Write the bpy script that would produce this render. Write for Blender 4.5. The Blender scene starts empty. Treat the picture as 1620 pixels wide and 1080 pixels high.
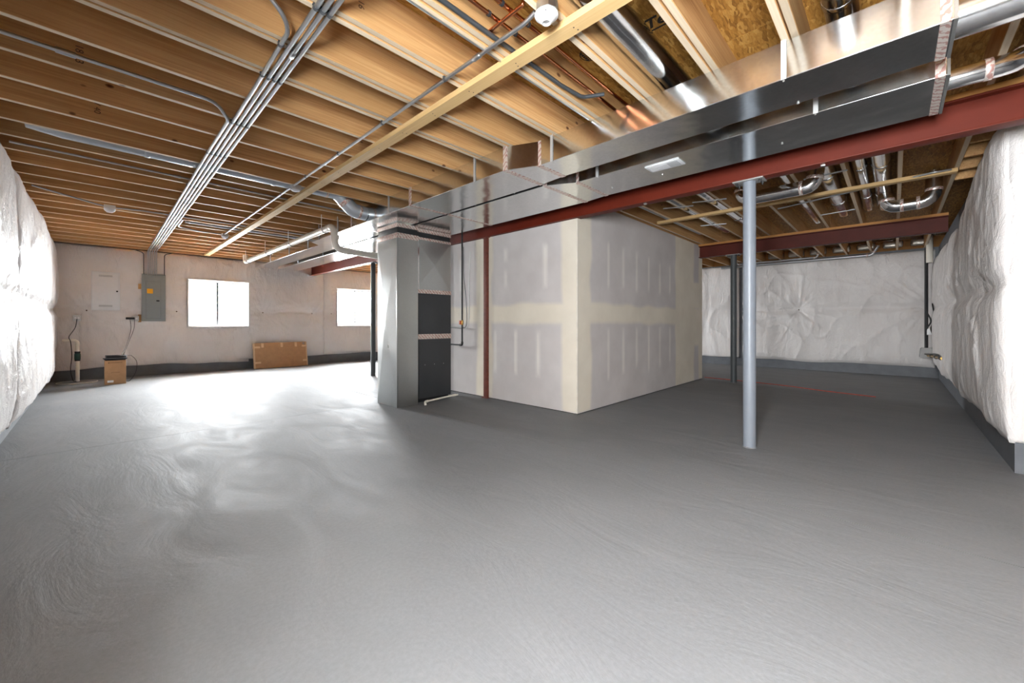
import bpy, bmesh, math, random
import numpy as np
from mathutils import Vector, Matrix
R = random.Random(7)
sc = bpy.context.scene
COL = sc.collection
PI = math.pi

# ------------------------------------------------------------------ camera
# world: X runs along the joists, Y along the steel beams, Z up; metres
F_PX, HORIZON, YAW, CAM_H = 633.0, 511.0, math.radians(43.7), 1.11
cam_d = bpy.data.cameras.new('camera')
cam_d.sensor_width = 36.0
cam_d.lens = F_PX / 1620.0 * 36.0
cam_d.shift_y = -(540.0 - HORIZON) / 1620.0
cam_d.clip_start = 0.02
cam = bpy.data.objects.new('camera', cam_d)
COL.objects.link(cam)
cam.location = (0, 0, CAM_H)
cam.rotation_euler = (PI / 2, 0, YAW - PI / 2)
sc.camera = cam

# ------------------------------------------------------------------ light
W_STRENGTH = 90.0
world = bpy.data.worlds.new('world')
sc.world = world
world.use_nodes = True
bg = world.node_tree.nodes['Background']
bg.inputs[0].default_value = (0.965, 0.98, 1.0, 1)
bg.inputs[1].default_value = W_STRENGTH

def portal(name, loc, rot, sx, sy):
    l = bpy.data.lights.new(name, 'AREA')
    l.shape = 'RECTANGLE'; l.size = sx; l.size_y = sy
    l.cycles.is_portal = True
    o = bpy.data.objects.new(name, l); COL.objects.link(o)
    o.location = loc; o.rotation_euler = rot
# window openings (X0, X1, Z0, Z1) in the back wall; the added fill-light opening is in the left wall
WINS = [(1.45, 2.63, 1.02, 2.11), (4.75, 5.93, 1.02, 2.11), (9.6, 10.78, 1.02, 2.11)]
BACK = 11.46
ADDED_WIN = (-0.45, 0.38, 1.02, 2.11)      # Y0, Y1, Z0, Z1: unseen window added in the left wall to brighten the near area
for i, (a, b, c, d) in enumerate(WINS):
    portal('daylight_portal', ((a + b) / 2, BACK + 0.16, (c + d) / 2), (-PI / 2, 0, 0), b - a, d - c)
portal('daylight_portal', (-0.72, (ADDED_WIN[0] + ADDED_WIN[1]) / 2, (ADDED_WIN[2] + ADDED_WIN[3]) / 2), (PI / 2, 0, -PI / 2), ADDED_WIN[1] - ADDED_WIN[0], ADDED_WIN[3] - ADDED_WIN[2])  # portal for the added left-wall window

sc.view_settings.view_transform = 'Standard'
sc.view_settings.look = 'None'
sc.view_settings.gamma = 1.0
sc.view_settings.use_curve_mapping = False
sc.view_settings.exposure = 1.58
try:
    sc.cycles.diffuse_bounces = 8
    sc.cycles.max_bounces = 14
    sc.cycles.caustics_reflective = False
except Exception:
    pass

# ------------------------------------------------------------------ materials
def lin(c):
    return tuple(((v / 255.0) / 12.92 if v <= 10 else (((v / 255.0) + 0.055) / 1.055) ** 2.4) for v in c) + (1.0,)

class NT:
    def __init__(s, name):
        s.m = bpy.data.materials.new(name); s.m.use_nodes = True
        s.t = s.m.node_tree; s.p = s.t.nodes['Principled BSDF']
    def n(s, kind, **kw):
        x = s.t.nodes.new(kind)
        for k, v in kw.items():
            if hasattr(x, k): setattr(x, k, v)
            else: x.inputs[k.replace('_', ' ')].default_value = v
        return x
    def l(s, a, b): s.t.links.new(a, b)
    def coord(s, scale=(1, 1, 1), rand=False):
        tc = s.n('ShaderNodeTexCoord'); mp = s.n('ShaderNodeMapping'); mp.inputs['Scale'].default_value = scale
        if rand:
            oi = s.n('ShaderNodeObjectInfo')
            m = s.n('ShaderNodeMath', operation='MULTIPLY'); m.inputs[1].default_value = 57.0
            s.l(oi.outputs['Random'], m.inputs[0])
            v = s.n('ShaderNodeCombineXYZ'); s.l(m.outputs[0], v.inputs[0]); s.l(m.outputs[0], v.inputs[1])
            a = s.n('ShaderNodeVectorMath', operation='ADD'); s.l(tc.outputs['Object'], a.inputs[0]); s.l(v.outputs[0], a.inputs[1])
            s.l(a.outputs[0], mp.inputs[0])
        else:
            s.l(tc.outputs['Object'], mp.inputs[0])
        return mp.outputs[0]
    def noise(s, vec, scale, detail=3, rough=0.55, dist=0.0):
        x = s.n('ShaderNodeTexNoise'); x.inputs['Scale'].default_value = scale
        x.inputs['Detail'].default_value = detail; x.inputs['Roughness'].default_value = rough; x.inputs['Distortion'].default_value = dist
        s.l(vec, x.inputs['Vector']); return x.outputs['Fac']
    def ramp(s, fac, stops):
        x = s.n('ShaderNodeValToRGB'); e = x.color_ramp.elements
        while len(e) < len(stops): e.new(0.5)
        for el, (p, c) in zip(e, stops): el.position = p; el.color = c if len(c) == 4 else tuple(c) + (1,)
        s.l(fac, x.inputs[0]); return x.outputs[0]
    def mix(s, fac, a, b, mode='MIX'):
        x = s.n('ShaderNodeMix', data_type='RGBA', blend_type=mode)
        if isinstance(fac, (int, float)): x.inputs[0].default_value = fac
        else: s.l(fac, x.inputs[0])
        for v, i in ((a, 6), (b, 7)):
            if isinstance(v, tuple): x.inputs[i].default_value = v
            else: s.l(v, x.inputs[i])
        return x.outputs[2]
    def bump(s, h, strength=0.3, dist=0.01, prev=None):
        x = s.n('ShaderNodeBump'); x.inputs['Strength'].default_value = strength; x.inputs['Distance'].default_value = dist
        s.l(h, x.inputs['Height'])
        if prev is not None: s.l(prev, x.inputs['Normal'])
        s.l(x.outputs[0], s.p.inputs['Normal']); return x.outputs[0]
    def set(s, color=None, rough=None, metal=None, spec=None):
        if color is not None:
            if isinstance(color, tuple): s.p.inputs['Base Color'].default_value = color
            else: s.l(color, s.p.inputs['Base Color'])
        if rough is not None:
            if isinstance(rough, (int, float)): s.p.inputs['Roughness'].default_value = rough
            else: s.l(rough, s.p.inputs['Roughness'])
        if metal is not None: s.p.inputs['Metallic'].default_value = metal
        if spec is not None: s.p.inputs['Specular IOR Level'].default_value = spec
        return s

M = {}
def plain(name, rgb, rough=0.5, metal=0.0, var=0.06, scale=9.0, bump=0.0, spec=None):
    t = NT(name); c = lin(rgb)
    n = t.noise(t.coord(), scale, 3)
    lo = tuple(max(0, v * (1 - var * 2)) for v in c[:3]) + (1,); hi = tuple(min(1, v * (1 + var)) for v in c[:3]) + (1,)
    t.set(t.ramp(n, [(0.3, lo), (0.7, hi)]), rough, metal, spec)
    if bump: t.bump(t.noise(t.coord(), 60, 4), bump, 0.004)
    M[name] = t.m; return t

def wood(name, dark, mid, light, axis=0, knots=True, rough=0.6, rand=True):
    t = NT(name)
    st = [13.0, 13.0, 13.0]; st[axis] = 0.55
    v = t.coord(tuple(st), rand)
    n1 = t.noise(v, 1.3, 5, 0.62, 0.9)
    st2 = [60.0, 60.0, 60.0]; st2[axis] = 1.2
    n2 = t.noise(t.coord(tuple(st2), rand), 1.6, 3)
    big = t.noise(t.coord((0.7, 0.7, 0.7), rand), 1.0, 2)
    c = t.ramp(n1, [(0.25, lin(dark)), (0.5, lin(mid)), (0.78, lin(light))])
    c = t.mix(0.45, c, t.ramp(n2, [(0.3, lin(dark)), (0.75, lin(light))]), 'MIX')
    c = t.mix(t.ramp(big, [(0.4, (0, 0, 0)), (0.62, (0.5, 0.5, 0.5))]), c, lin(tuple(x * 0.86 for x in mid)))
    oi = t.n('ShaderNodeObjectInfo')
    hs = t.n('ShaderNodeHueSaturation')
    mr = t.n('ShaderNodeMapRange'); mr.inputs[3].default_value = 0.86; mr.inputs[4].default_value = 1.12
    t.l(oi.outputs['Random'], mr.inputs[0]); t.l(mr.outputs[0], hs.inputs['Value']); t.l(c, hs.inputs['Color'])
    c = hs.outputs[0]
    if knots:
        st3 = [9.0, 9.0, 9.0]; st3[axis] = 5.5
        vo = t.n('ShaderNodeTexVoronoi'); vo.inputs['Scale'].default_value = 0.55; t.l(t.coord(tuple(st3), rand), vo.inputs['Vector'])
        k = t.ramp(vo.outputs['Distance'], [(0.025, (1, 1, 1)), (0.055, (0.75, 0.75, 0.75)), (0.08, (0, 0, 0))])
        c = t.mix(k, c, lin((92, 52, 26)))
    t.set(c, rough, 0.0, 0.3)
    t.bump(n2, 0.12, 0.002)
    M[name] = t.m; return t
wood('joist_wood', (160, 108, 60), (208, 160, 104), (232, 194, 142), 0)
wood('joist_bounce_lit', (206, 182, 150), (224, 204, 176), (236, 220, 196), 0)  # joist undersides: floor bounce light painted in as a paler wood colour
wood('stud_wood_y', (190, 150, 96), (212, 178, 124), (226, 196, 148), 1)
wood('plate_wood_y', (160, 105, 50), (186, 130, 68), (205, 150, 85), 1, False)

# oriented strand board
t = NT('strand_board')
v = t.coord((1.0, 1.0, 1.0), True)
vo = t.n('ShaderNodeTexVoronoi'); vo.inputs['Scale'].default_value = 1.0
mp = t.coord((16.0, 75.0, 16.0), True)
w = t.n('ShaderNodeVectorMath', operation='ADD'); t.l(mp, w.inputs[0])
wn = t.n('ShaderNodeTexNoise'); wn.inputs['Scale'].default_value = 5.0; t.l(v, wn.inputs['Vector'])
ws = t.n('ShaderNodeVectorMath', operation='SCALE'); ws.inputs['Scale'].default_value = 5.0; t.l(wn.outputs['Color'], ws.inputs[0]); t.l(ws.outputs[0], w.inputs[1])
t.l(w.outputs[0], vo.inputs['Vector'])
sep = t.n('ShaderNodeSeparateColor'); t.l(vo.outputs['Color'], sep.inputs[0])
c = t.ramp(sep.outputs[0], [(0.0, lin((112, 70, 26))), (0.35, lin((158, 108, 44))), (0.7, lin((182, 132, 62))), (1.0, lin((206, 162, 90)))])
st = t.noise(t.coord((20.0, 110.0, 20.0), True), 1.2, 4, 0.7)
c = t.mix(0.4, c, t.ramp(st, [(0.3, lin((96, 58, 22))), (0.7, lin((200, 150, 76)))]))
t.set(c, 0.6, 0, 0.3); t.bump(sep.outputs[0], 0.3, 0.004); M['strand_board'] = t.m

# painted concrete floor
t = NT('floor_paint')
big = t.noise(t.coord((1, 1, 1)), 0.55, 4, 0.55)
fine = t.noise(t.coord((1, 1, 1)), 55, 4, 0.7)
trowel = t.noise(t.coord((1.4, 0.55, 1)), 2.2, 6, 0.62, 1.1)
c = t.ramp(big, [(0.3, lin((114, 115, 117))), (0.7, lin((129, 130, 132)))])
c = t.mix(0.12, c, t.ramp(fine, [(0.35, lin((98, 100, 103))), (0.65, lin((152, 154, 157)))]))
rust = t.noise(t.coord((1, 1, 1)), 1.1, 3, 0.6)
c = t.mix(t.ramp(rust, [(0.70, (0, 0, 0)), (0.80, (0.25, 0.25, 0.25))]), c, lin((118, 92, 76)))
rg = t.ramp(trowel, [(0.3, (0.62, 0.62, 0.62)), (0.7, (0.76, 0.76, 0.76))])
t.set(c, rg, 0, 0.42)
b1 = t.bump(trowel, 0.35, 0.02)
t.bump(fine, 0.22, 0.003, b1); M['floor_paint'] = t.m
plain('kerb_paint', (100, 103, 108), 0.5, 0, 0.08, 6, 0.15)
plain('joint_dark', (62, 62, 64), 0.8)

# insulation blanket facing
t = NT('blanket_film')
n = t.noise(t.coord((1, 1, 1)), 1.3, 3)
t.set(t.ramp(n, [(0.3, lin((221, 215, 212))), (0.7, lin((234, 230, 228)))]), 0.36, 0, 0.5)
w1 = t.noise(t.coord((1.0, 1.0, 0.45)), 11, 5, 0.6, 1.6)
w2 = t.noise(t.coord((1.0, 1.0, 3.0)), 26, 4, 0.6, 0.6)
b1 = t.bump(w1, 0.5, 0.035); t.bump(w2, 0.3, 0.008, b1); M['blanket_film'] = t.m
plain('blanket_batt', (222, 205, 170), 0.9)

# galvanised sheet
def galv(name, rgb, rough, spangle=0.12, aniso=0.0):
    t = NT(name); c = lin(rgb)
    vo = t.n('ShaderNodeTexVoronoi'); vo.inputs['Scale'].default_value = 70; t.l(t.coord(), vo.inputs['Vector'])
    sp = t.n('ShaderNodeSeparateColor'); t.l(vo.outputs['Color'], sp.inputs[0])
    lo = tuple(x * (1 - spangle) for x in c[:3]) + (1,); hi = tuple(min(1, x * (1 + spangle * .6)) for x in c[:3]) + (1,)
    t.set(t.ramp(sp.outputs[0], [(0, lo), (1, hi)]), None, 1.0)
    rn = t.noise(t.coord((1, 1, 1)), 2.3, 3)
    t.l(t.ramp(rn, [(0.3, (rough * .8,) * 3), (0.7, (rough * 1.2,) * 3)]), t.p.inputs['Roughness'])
    t.bump(t.noise(t.coord((1, 1, 1)), 2.6, 2), 0.16, 0.05)
    M[name] = t.m
galv('galvanised', (226, 228, 228), 0.16, 0.06)
galv('galvanised_pipe', (222, 223, 224), 0.16, 0.06)
galv('galvanised_dull', (190, 194, 194), 0.34, 0.025)
galv('conduit_steel', (188, 191, 194), 0.42, 0.03)
galv('copper', (214, 138, 96), 0.22, 0.03)
plain('duct_grey_paint', (196, 204, 212), 0.35, 0.5, 0.03)
plain('strap_steel', (205, 206, 206), 0.4, 0.6, 0.03)
plain('zinc_screw', (200, 200, 198), 0.35, 0.9, 0.03)
plain('dark_rubber', (34, 34, 36), 0.6)
plain('canvas_black', (40, 40, 42), 0.45)
plain('furnace_dark', (62, 64, 67), 0.42, 0.2, 0.05, 3)
plain('gap_black', (22, 22, 23), 0.8)
plain('pvc_white', (232, 226, 214), 0.35, 0, 0.02)
plain('white_plastic', (236, 236, 236), 0.35, 0, 0.01)
plain('white_enamel', (226, 227, 229), 0.4, 0, 0.015)
plain('slot_grey', (160, 162, 165), 0.6)
plain('mud_cream', (226, 218, 204), 0.7)
plain('panel_grey', (142, 147, 147), 0.45, 0.1, 0.02)
plain('sticker_orange', (250, 178, 28), 0.5, 0, 0.02)
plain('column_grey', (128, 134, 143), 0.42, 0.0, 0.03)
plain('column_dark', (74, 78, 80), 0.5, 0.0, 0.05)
plain('beam_red', (98, 34, 19), 0.5, 0.0, 0.06, 5, 0.05, 0.22)
plain('beam_dark_red', (82, 31, 21), 0.55, 0.0, 0.08, 5, 0.05, 0.22)
plain('post_red', (112, 58, 46), 0.6, 0.0, 0.15, 20)
plain('cardboard', (186, 144, 104), 0.75, 0, 0.05, 12)
plain('cardboard_edge', (214, 184, 150), 0.75)
plain('packing_tape', (224, 190, 150), 0.35)
plain('print_brown', (96, 70, 50), 0.8)
plain('print_black', (26, 20, 16), 0.8)
plain('print_stamp', (84, 56, 34), 0.8)
plain('pipe_iron', (38, 38, 38), 0.45, 0.4)
plain('brass', (176, 140, 76), 0.35, 0.9)
plain('valve_orange', (206, 92, 36), 0.5)
plain('cable_white', (222, 222, 218), 0.5)
plain('cable_grey', (120, 122, 124), 0.5)
plain('conduit_dark', (92, 96, 100), 0.35, 0.6)
plain('cord_red', (176, 62, 44), 0.5)
plain('coupling_green', (40, 74, 66), 0.4)
plain('well_white', (236, 238, 240), 0.6, 0, 0.02)
plain('meter_grey', (150, 148, 146), 0.5, 0.2)
plain('sill_foil', (196, 190, 180), 0.3, 0.8, 0.1, 30)

# printed foil tape: silver with slanted red lettering-like dashes
t = NT('foil_tape')
wv = t.n('ShaderNodeTexWave', wave_type='BANDS', bands_direction='DIAGONAL'); wv.inputs['Scale'].default_value = 13.0; wv.inputs['Distortion'].default_value = 5.0; wv.inputs['Detail'].default_value = 3; wv.inputs['Detail Scale'].default_value = 3.0
t.l(t.coord((1, 1, 1)), wv.inputs['Vector'])
nn = t.noise(t.coord((1, 1, 1)), 45, 2)
k = t.ramp(wv.outputs['Fac'], [(0.64, (0, 0, 0)), (0.76, (0.6, 0.6, 0.6))])
c = t.mix(k, lin((226, 216, 208)), lin((168, 74, 56)))
t.set(c, 0.35, 0.55); t.bump(nn, 0.3, 0.004); M['foil_tape'] = t.m

# glass
t = NT('window_glass')
tr = t.n('ShaderNodeBsdfTransparent'); gl = t.n('ShaderNodeBsdfGlossy'); gl.inputs['Roughness'].default_value = 0.02
mx = t.n('ShaderNodeMixShader'); mx.inputs[0].default_value = 0.06
tr.inputs[0].default_value = (0.97, 0.98, 0.98, 1)
t.l(tr.outputs[0], mx.inputs[1]); t.l(gl.outputs[0], mx.inputs[2])
t.l(mx.outputs[0], t.t.nodes['Material Output'].inputs['Surface']); M['window_glass'] = t.m

# drywall: paper and joint compound come from the board's own colour attribute
t = NT('drywall_board')
at = t.n('ShaderNodeAttribute', attribute_name='board_colour')
n = t.noise(t.coord(), 3, 3)
t.set(t.mix(0.10, at.outputs['Color'], t.ramp(n, [(0.35, lin((150, 140, 135))), (0.65, lin((235, 230, 225)))])), 0.75, 0, 0.25)
t.bump(t.noise(t.coord(), 90, 3), 0.06, 0.002); M['drywall_board'] = t.m

# ------------------------------------------------------------------ mesh helpers
def link(o, parent=None):
    COL.objects.link(o)
    if parent is not None:
        o.parent = parent
        o.matrix_parent_inverse = Matrix.Translation(parent.location).inverted() if parent.type == 'EMPTY' else Matrix.Identity(4)
    return o

def obj(name, bm, mat, parent=None, smooth=False, label=None, kind=None, keep=False):
    me = bpy.data.meshes.new(name)
    bmesh.ops.recalc_face_normals(bm, faces=bm.faces[:])
    bm.to_mesh(me); bm.free()
    for m in (mat if isinstance(mat, (list, tuple)) else [mat]): me.materials.append(M[m])
    if smooth:
        me.polygons.foreach_set('use_smooth', [True] * len(me.polygons))
        if smooth == 'auto':
            me.set_sharp_from_angle(angle=math.radians(40))
    o = bpy.data.objects.new(name, me)
    if label: o['label'] = label
    if kind: o['kind'] = kind
    return link(o, parent)

def tag(o, label, cat, group=None):
    o['label'] = label; o['category'] = cat
    if group: o['group'] = group
    return o

def thing(name, label, cat, loc, group=None):
    o = bpy.data.objects.new(name, None); o.empty_display_size = 0.1
    o.location = loc; COL.objects.link(o)
    return tag(o, label, cat, group)

def B(): return bmesh.new()
def box(bm, x0, x1, y0, y1, z0, z1, mi=0):
    vs = [bm.verts.new((x, y, z)) for z in (z0, z1) for y in (y0, y1) for x in (x0, x1)]
    fs = []
    for q in ((0, 2, 3, 1), (4, 5, 7, 6), (0, 1, 5, 4), (2, 6, 7, 3), (0, 4, 6, 2), (1, 3, 7, 5)):
        f = bm.faces.new([vs[i] for i in q]); f.material_index = mi; fs.append(f)
    return fs
def bbox_(bm, x0, x1, y0, y1, z0, z1, bev=0.004, seg=2, mi=0):
    b = bmesh.new(); box(b, x0, x1, y0, y1, z0, z1)
    bmesh.ops.bevel(b, geom=b.edges[:], offset=bev, segments=seg, affect='EDGES', profile=0.6)
    me = bpy.data.meshes.new('tmp'); b.to_mesh(me); b.free()
    n0 = len(bm.faces); bm.from_mesh(me); bpy.data.meshes.remove(me)
    bm.faces.ensure_lookup_table()
    for f in bm.faces[n0:]: f.material_index = mi
    return bm
def hexa(bm, lo, hi, mi=0):
    a = [bm.verts.new(p) for p in lo]; b = [bm.verts.new(p) for p in hi]; n = len(a)
    fs = [bm.faces.new(a[::-1]), bm.faces.new(b)]
    for i in range(n): fs.append(bm.faces.new((a[i], a[(i + 1) % n], b[(i + 1) % n], b[i])))
    for f in fs: f.material_index = mi
def fillet(pts, rad, seg=6):
    P = [Vector(p) for p in pts]; out = [P[0]]
    for i in range(1, len(P) - 1):
        a = P[i - 1] - P[i]; b = P[i + 1] - P[i]; la, lb = a.length, b.length
        a.normalize(); b.normalize(); ang = a.angle(b)
        if ang > PI - 0.03: out.append(P[i]); continue
        d = min(rad / math.tan(ang / 2), la * 0.48, lb * 0.48); r = d * math.tan(ang / 2)
        c = P[i] + (a + b).normalized() * (r / math.sin(ang / 2))
        s, e = P[i] + a * d - c, P[i] + b * d - c
        tot = s.angle(e); ax = s.cross(e).normalized()
        for k in range(seg + 1): out.append(c + Matrix.Rotation(tot * k / seg, 3, ax) @ s)
    out.append(P[-1]); return out
def tube(bm, pts, r, seg=12, cap=True, mi=0, squash=None):
    P = [Vector(p) for p in pts]; n = len(P); rings = []
    T = []
    for i in range(n):
        a = P[min(i + 1, n - 1)] - P[max(i - 1, 0)]
        if 0 < i < n - 1: a = (P[i + 1] - P[i]).normalized() + (P[i] - P[i - 1]).normalized()
        T.append(a.normalized())
    u = T[0].orthogonal().normalized()
    if abs(T[0].z) < 0.9: u = T[0].cross(Vector((0, 0, 1))).normalized()
    for i in range(n):
        u = (u - T[i] * u.dot(T[i])).normalized(); w = T[i].cross(u)
        rr = r[i] if isinstance(r, (list, tuple)) else r
        rings.append([bm.verts.new(P[i] + (u * math.cos(2 * PI * k / seg) + w * math.sin(2 * PI * k / seg)) * rr) for k in range(seg)])
    for i in range(n - 1):
        for k in range(seg):
            f = bm.faces.new((rings[i][k], rings[i][(k + 1) % seg], rings[i + 1][(k + 1) % seg], rings[i + 1][k])); f.material_index = mi
    if cap:
        bm.faces.new(rings[0][::-1]).material_index = mi; bm.faces.new(rings[-1]).material_index = mi
def lathe(bm, prof, c, axis=(0, 0, 1), seg=20, mi=0):
    ax = Vector(axis).normalized(); u = ax.orthogonal().normalized(); w = ax.cross(u); c = Vector(c); rings = []
    for r, h in prof:
        rings.append([bm.verts.new(c + ax * h + (u * math.cos(2 * PI * k / seg) + w * math.sin(2 * PI * k / seg)) * max(r, 1e-4)) for k in range(seg)])
    for i in range(len(rings) - 1):
        for k in range(seg):
            bm.faces.new((rings[i][k], rings[i][(k + 1) % seg], rings[i + 1][(k + 1) % seg], rings[i + 1][k])).material_index = mi
    bm.faces.new(rings[0][::-1]).material_index = mi; bm.faces.new(rings[-1]).material_index = mi
def mbox(name, d, mat, parent=None, bev=0.0, label=None, kind=None):
    b = B(); (bbox_(b, *d, bev) if bev else box(b, *d)); return obj(name, b, mat, parent, 'auto' if bev else False, label, kind)
def mtube(name, pts, r, mat, parent=None, seg=12, label=None):
    b = B(); tube(b, pts, r, seg); return obj(name, b, mat, parent, 'auto', label)
def mlathe(name, prof, c, axis, mat, parent=None, seg=20):
    b = B(); lathe(b, prof, c, axis, seg); return obj(name, b, mat, parent, 'auto')
def struct(name, bm, mat, label=None):
    o = obj(name, bm, mat); o['kind'] = 'structure'
    if label: o['label'] = label
    return o
def text_mesh(name, txt, size, mat, parent, matrix, shear=0.0, bold=0.0, ext=0.0006):
    cu = bpy.data.curves.new('tmp_text', 'FONT'); cu.body = txt; cu.size = size; cu.shear = shear; cu.offset = bold; cu.extrude = ext
    cu.align_x = 'CENTER'; cu.align_y = 'CENTER'
    to = bpy.data.objects.new('tmp_text', cu); COL.objects.link(to)
    dg = bpy.context.evaluated_depsgraph_get()
    me = bpy.data.meshes.new_from_object(to.evaluated_get(dg)); me.name = name
    bpy.data.objects.remove(to); bpy.data.curves.remove(cu)
    me.transform(matrix); me.materials.clear(); me.materials.append(M[mat])
    o = bpy.data.objects.new(name, me); return link(o, parent)

def vnoise(x, y, seed=0):
    """smooth value noise on numpy arrays"""
    xi = np.floor(x).astype(np.int64); yi = np.floor(y).astype(np.int64)
    fx = x - xi; fy = y - yi; fx = fx * fx * (3 - 2 * fx); fy = fy * fy * (3 - 2 * fy)
    def h(a, b):
        n = (a * 374761393 + b * 668265263 + seed * 974711) & 0x7fffffff
        n = ((n ^ (n >> 13)) * 1274126177) & 0x7fffffff
        return ((n ^ (n >> 16)) & 0xffff) / 65535.0
    return (h(xi, yi) * (1 - fx) + h(xi + 1, yi) * fx) * (1 - fy) + (h(xi, yi + 1) * (1 - fx) + h(xi + 1, yi + 1) * fx) * fy

Z0 = 2.65            # underside of the joists
JD = 0.235           # joist depth
LEFT, RIGHT, FAR = -0.59, -0.645, 11.75
CX, SOUTH = 4.72, -4.2   # outside corner of the right wall; end of the room behind the camera

# ------------------------------------------------------------------ floor
b = B()
JX = 2.92            # saw-cut joint running along Y
gx = [LEFT - .3, JX - .0016, JX - .0015, JX + .0015, JX + .0016, FAR + .4]; gz = [0, 0, -.008, -.008, 0, 0]
JY = 5.2
gy = [SOUTH - .3, JY - .0011, JY - .001, JY + .001, JY + .0011, BACK + .3]; gh = [0, 0, -.006, -.006, 0, 0]
vv = [[b.verts.new((x, y, min(gz[i], gh[j]))) for j, y in enumerate(gy)] for i, x in enumerate(gx)]
for i in range(5):
    for j in range(5): b.faces.new((vv[i][j], vv[i + 1][j], vv[i + 1][j + 1], vv[i][j + 1]))
for f in b.faces:
    if f.calc_center_median().z < -.0005: f.material_index = 1
r = bmesh.ops.extrude_face_region(b, geom=b.faces[:])
bmesh.ops.translate(b, vec=(0, 0, -.12), verts=[g for g in r['geom'] if isinstance(g, bmesh.types.BMVert)])
struct('floor', b, ['floor_paint', 'joint_dark'], 'grey painted concrete basement floor with a fine saw-cut joint')

# ------------------------------------------------------------------ ceiling deck, boards, joists
b = B(); box(b, LEFT - .3, FAR + .4, SOUTH - .3, BACK + .3, Z0 + JD + .02, Z0 + JD + .12)
ceil = struct('ceiling', b, 'strand_board', 'open joist ceiling under the wood strand subfloor')
pb = B(); box(pb, 0, 1.217, 0, 2.435, 0, .018)
pm = bpy.data.meshes.new('subfloor_panel'); pb.to_mesh(pm); pb.free(); pm.materials.append(M['strand_board'])
for i in range(11):
    for j in range(7):
        x = LEFT - .3 + i * 1.22; y = SOUTH - .3 + j * 2.44 - (1.22 if i % 2 else 0)
        o = bpy.data.objects.new('subfloor_panel', pm); o.location = (x, y, Z0 + JD + .001); link(o, ceil)
def joist_mesh(L, name, w=.038):
    b = B(); fs = box(b, 0, L, -w / 2, w / 2, 0, JD)
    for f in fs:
        if f.calc_center_median().z < 1e-4: f.material_index = 1  # bottom face takes the painted bounce-light colour
    bmesh.ops.bevel(b, geom=[e for e in b.edges if abs(e.verts[0].co.z) < 1e-5 and abs(e.verts[1].co.z) < 1e-5], offset=.003, segments=1, affect='EDGES')
    me = bpy.data.meshes.new(name); bmesh.ops.recalc_face_normals(b, faces=b.faces[:]); b.to_mesh(me); b.free()
    me.materials.append(M['joist_wood']); me.materials.append(M['joist_bounce_lit']); return me
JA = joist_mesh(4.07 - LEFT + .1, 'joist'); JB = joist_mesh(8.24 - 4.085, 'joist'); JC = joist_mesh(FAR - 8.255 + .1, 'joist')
def put_joist(me, x, y, z=Z0):
    o = bpy.data.objects.new('joist', me); o.location = (x, y, z); return link(o, ceil)
GRID = [3.21 + .4064 * k for k in range(-18, 21)]
PAIRS = {2.80: (2.815, 2.772), 2.40: (2.452, 2.409), 1.99: (2.045, 2.002), 1.585: (1.662, 1.616), 1.18: (1.262, 1.216), .77: (.832, .788), .365: (.43, .386)}
for g in GRID:
    key = next((k for k in PAIRS if abs(k - g) < .03), None)
    if key:
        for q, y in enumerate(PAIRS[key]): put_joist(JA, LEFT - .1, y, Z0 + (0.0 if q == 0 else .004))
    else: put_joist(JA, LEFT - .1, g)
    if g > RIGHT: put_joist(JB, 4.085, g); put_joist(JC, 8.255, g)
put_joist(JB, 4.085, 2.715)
# band joist above the back wall, blocking in the right bays
for d in ((LEFT - .2, FAR + .2, BACK - .03, BACK + .008, Z0, Z0 + JD), (LEFT - .2, FAR + .2, SOUTH - .04, SOUTH - .002, Z0, Z0 + JD)): mbox('band_joist', d, 'joist_wood', ceil)
for d in ((LEFT - .142, LEFT - .104, SOUTH, BACK - .04, Z0, Z0 + JD), (FAR + .102, FAR + .14, SOUTH, BACK - .04, Z0, Z0 + JD)): mbox('rim_board', d, 'plate_wood_y', ceil)
mbox('rim_board', (CX + .02, FAR + .1, RIGHT - .2, RIGHT - .162, Z0, Z0 + JD), 'joist_wood', ceil)
mbox('rim_board', (CX + .12, CX + .158, SOUTH, RIGHT - .21, Z0, Z0 + JD), 'plate_wood_y', ceil)
for x in (5.17, 5.58, 6.0, 6.4): mbox('blocking', (x, x + .038, RIGHT - .2, -.47, Z0, Z0 + .14), 'joist_wood', ceil)
# lettering and stamps printed on the boards
UND = Matrix.Rotation(PI, 4, 'X')
zt = Z0 + JD
def on_deck(x, y, rot): return Matrix.Translation((x, y, zt)) @ Matrix.Rotation(rot, 4, 'Z') @ UND
PRT = Matrix(((0, -1, 0, 2.285), (-1, 0, 0, 1.03), (0, 0, -1, zt), (0, 0, 0, 1)))
text_mesh('panel_print', 'nTec', .115, 'print_black', ceil, PRT, .35, .003)
mbox('panel_print', (2.338, 2.350, .86, 1.16, zt - .001, zt), 'print_black', ceil)
b = B()
for i in range(12):
    a0, a1 = 2 * PI * i / 12, 2 * PI * (i + 1) / 12
    for (ra, rb) in ((.058, .066),):
        P = lambda a, r: (2.265 + math.cos(a) * r, 1.47 + math.sin(a) * r * .75, zt - .0008)
        b.faces.new([b.verts.new(P(a0, ra)), b.verts.new(P(a1, ra)), b.verts.new(P(a1, rb)), b.verts.new(P(a0, rb))])
for i in range(-2, 3):
    for j in range(-1, 2):
        x, y = 2.265 + i * .02, 1.47 + j * .025
        box(b, x - .008, x + .008, y - .009, y + .009, zt - .0009, zt - .0003)
obj('panel_print', b, 'print_black', ceil)
def on_joist(x, y, z, sx=1): return Matrix.Translation((x, y, z)) @ Matrix.Rotation(PI / 2, 4, 'X') @ Matrix.Rotation(-PI / 2, 4, 'Z')
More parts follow.
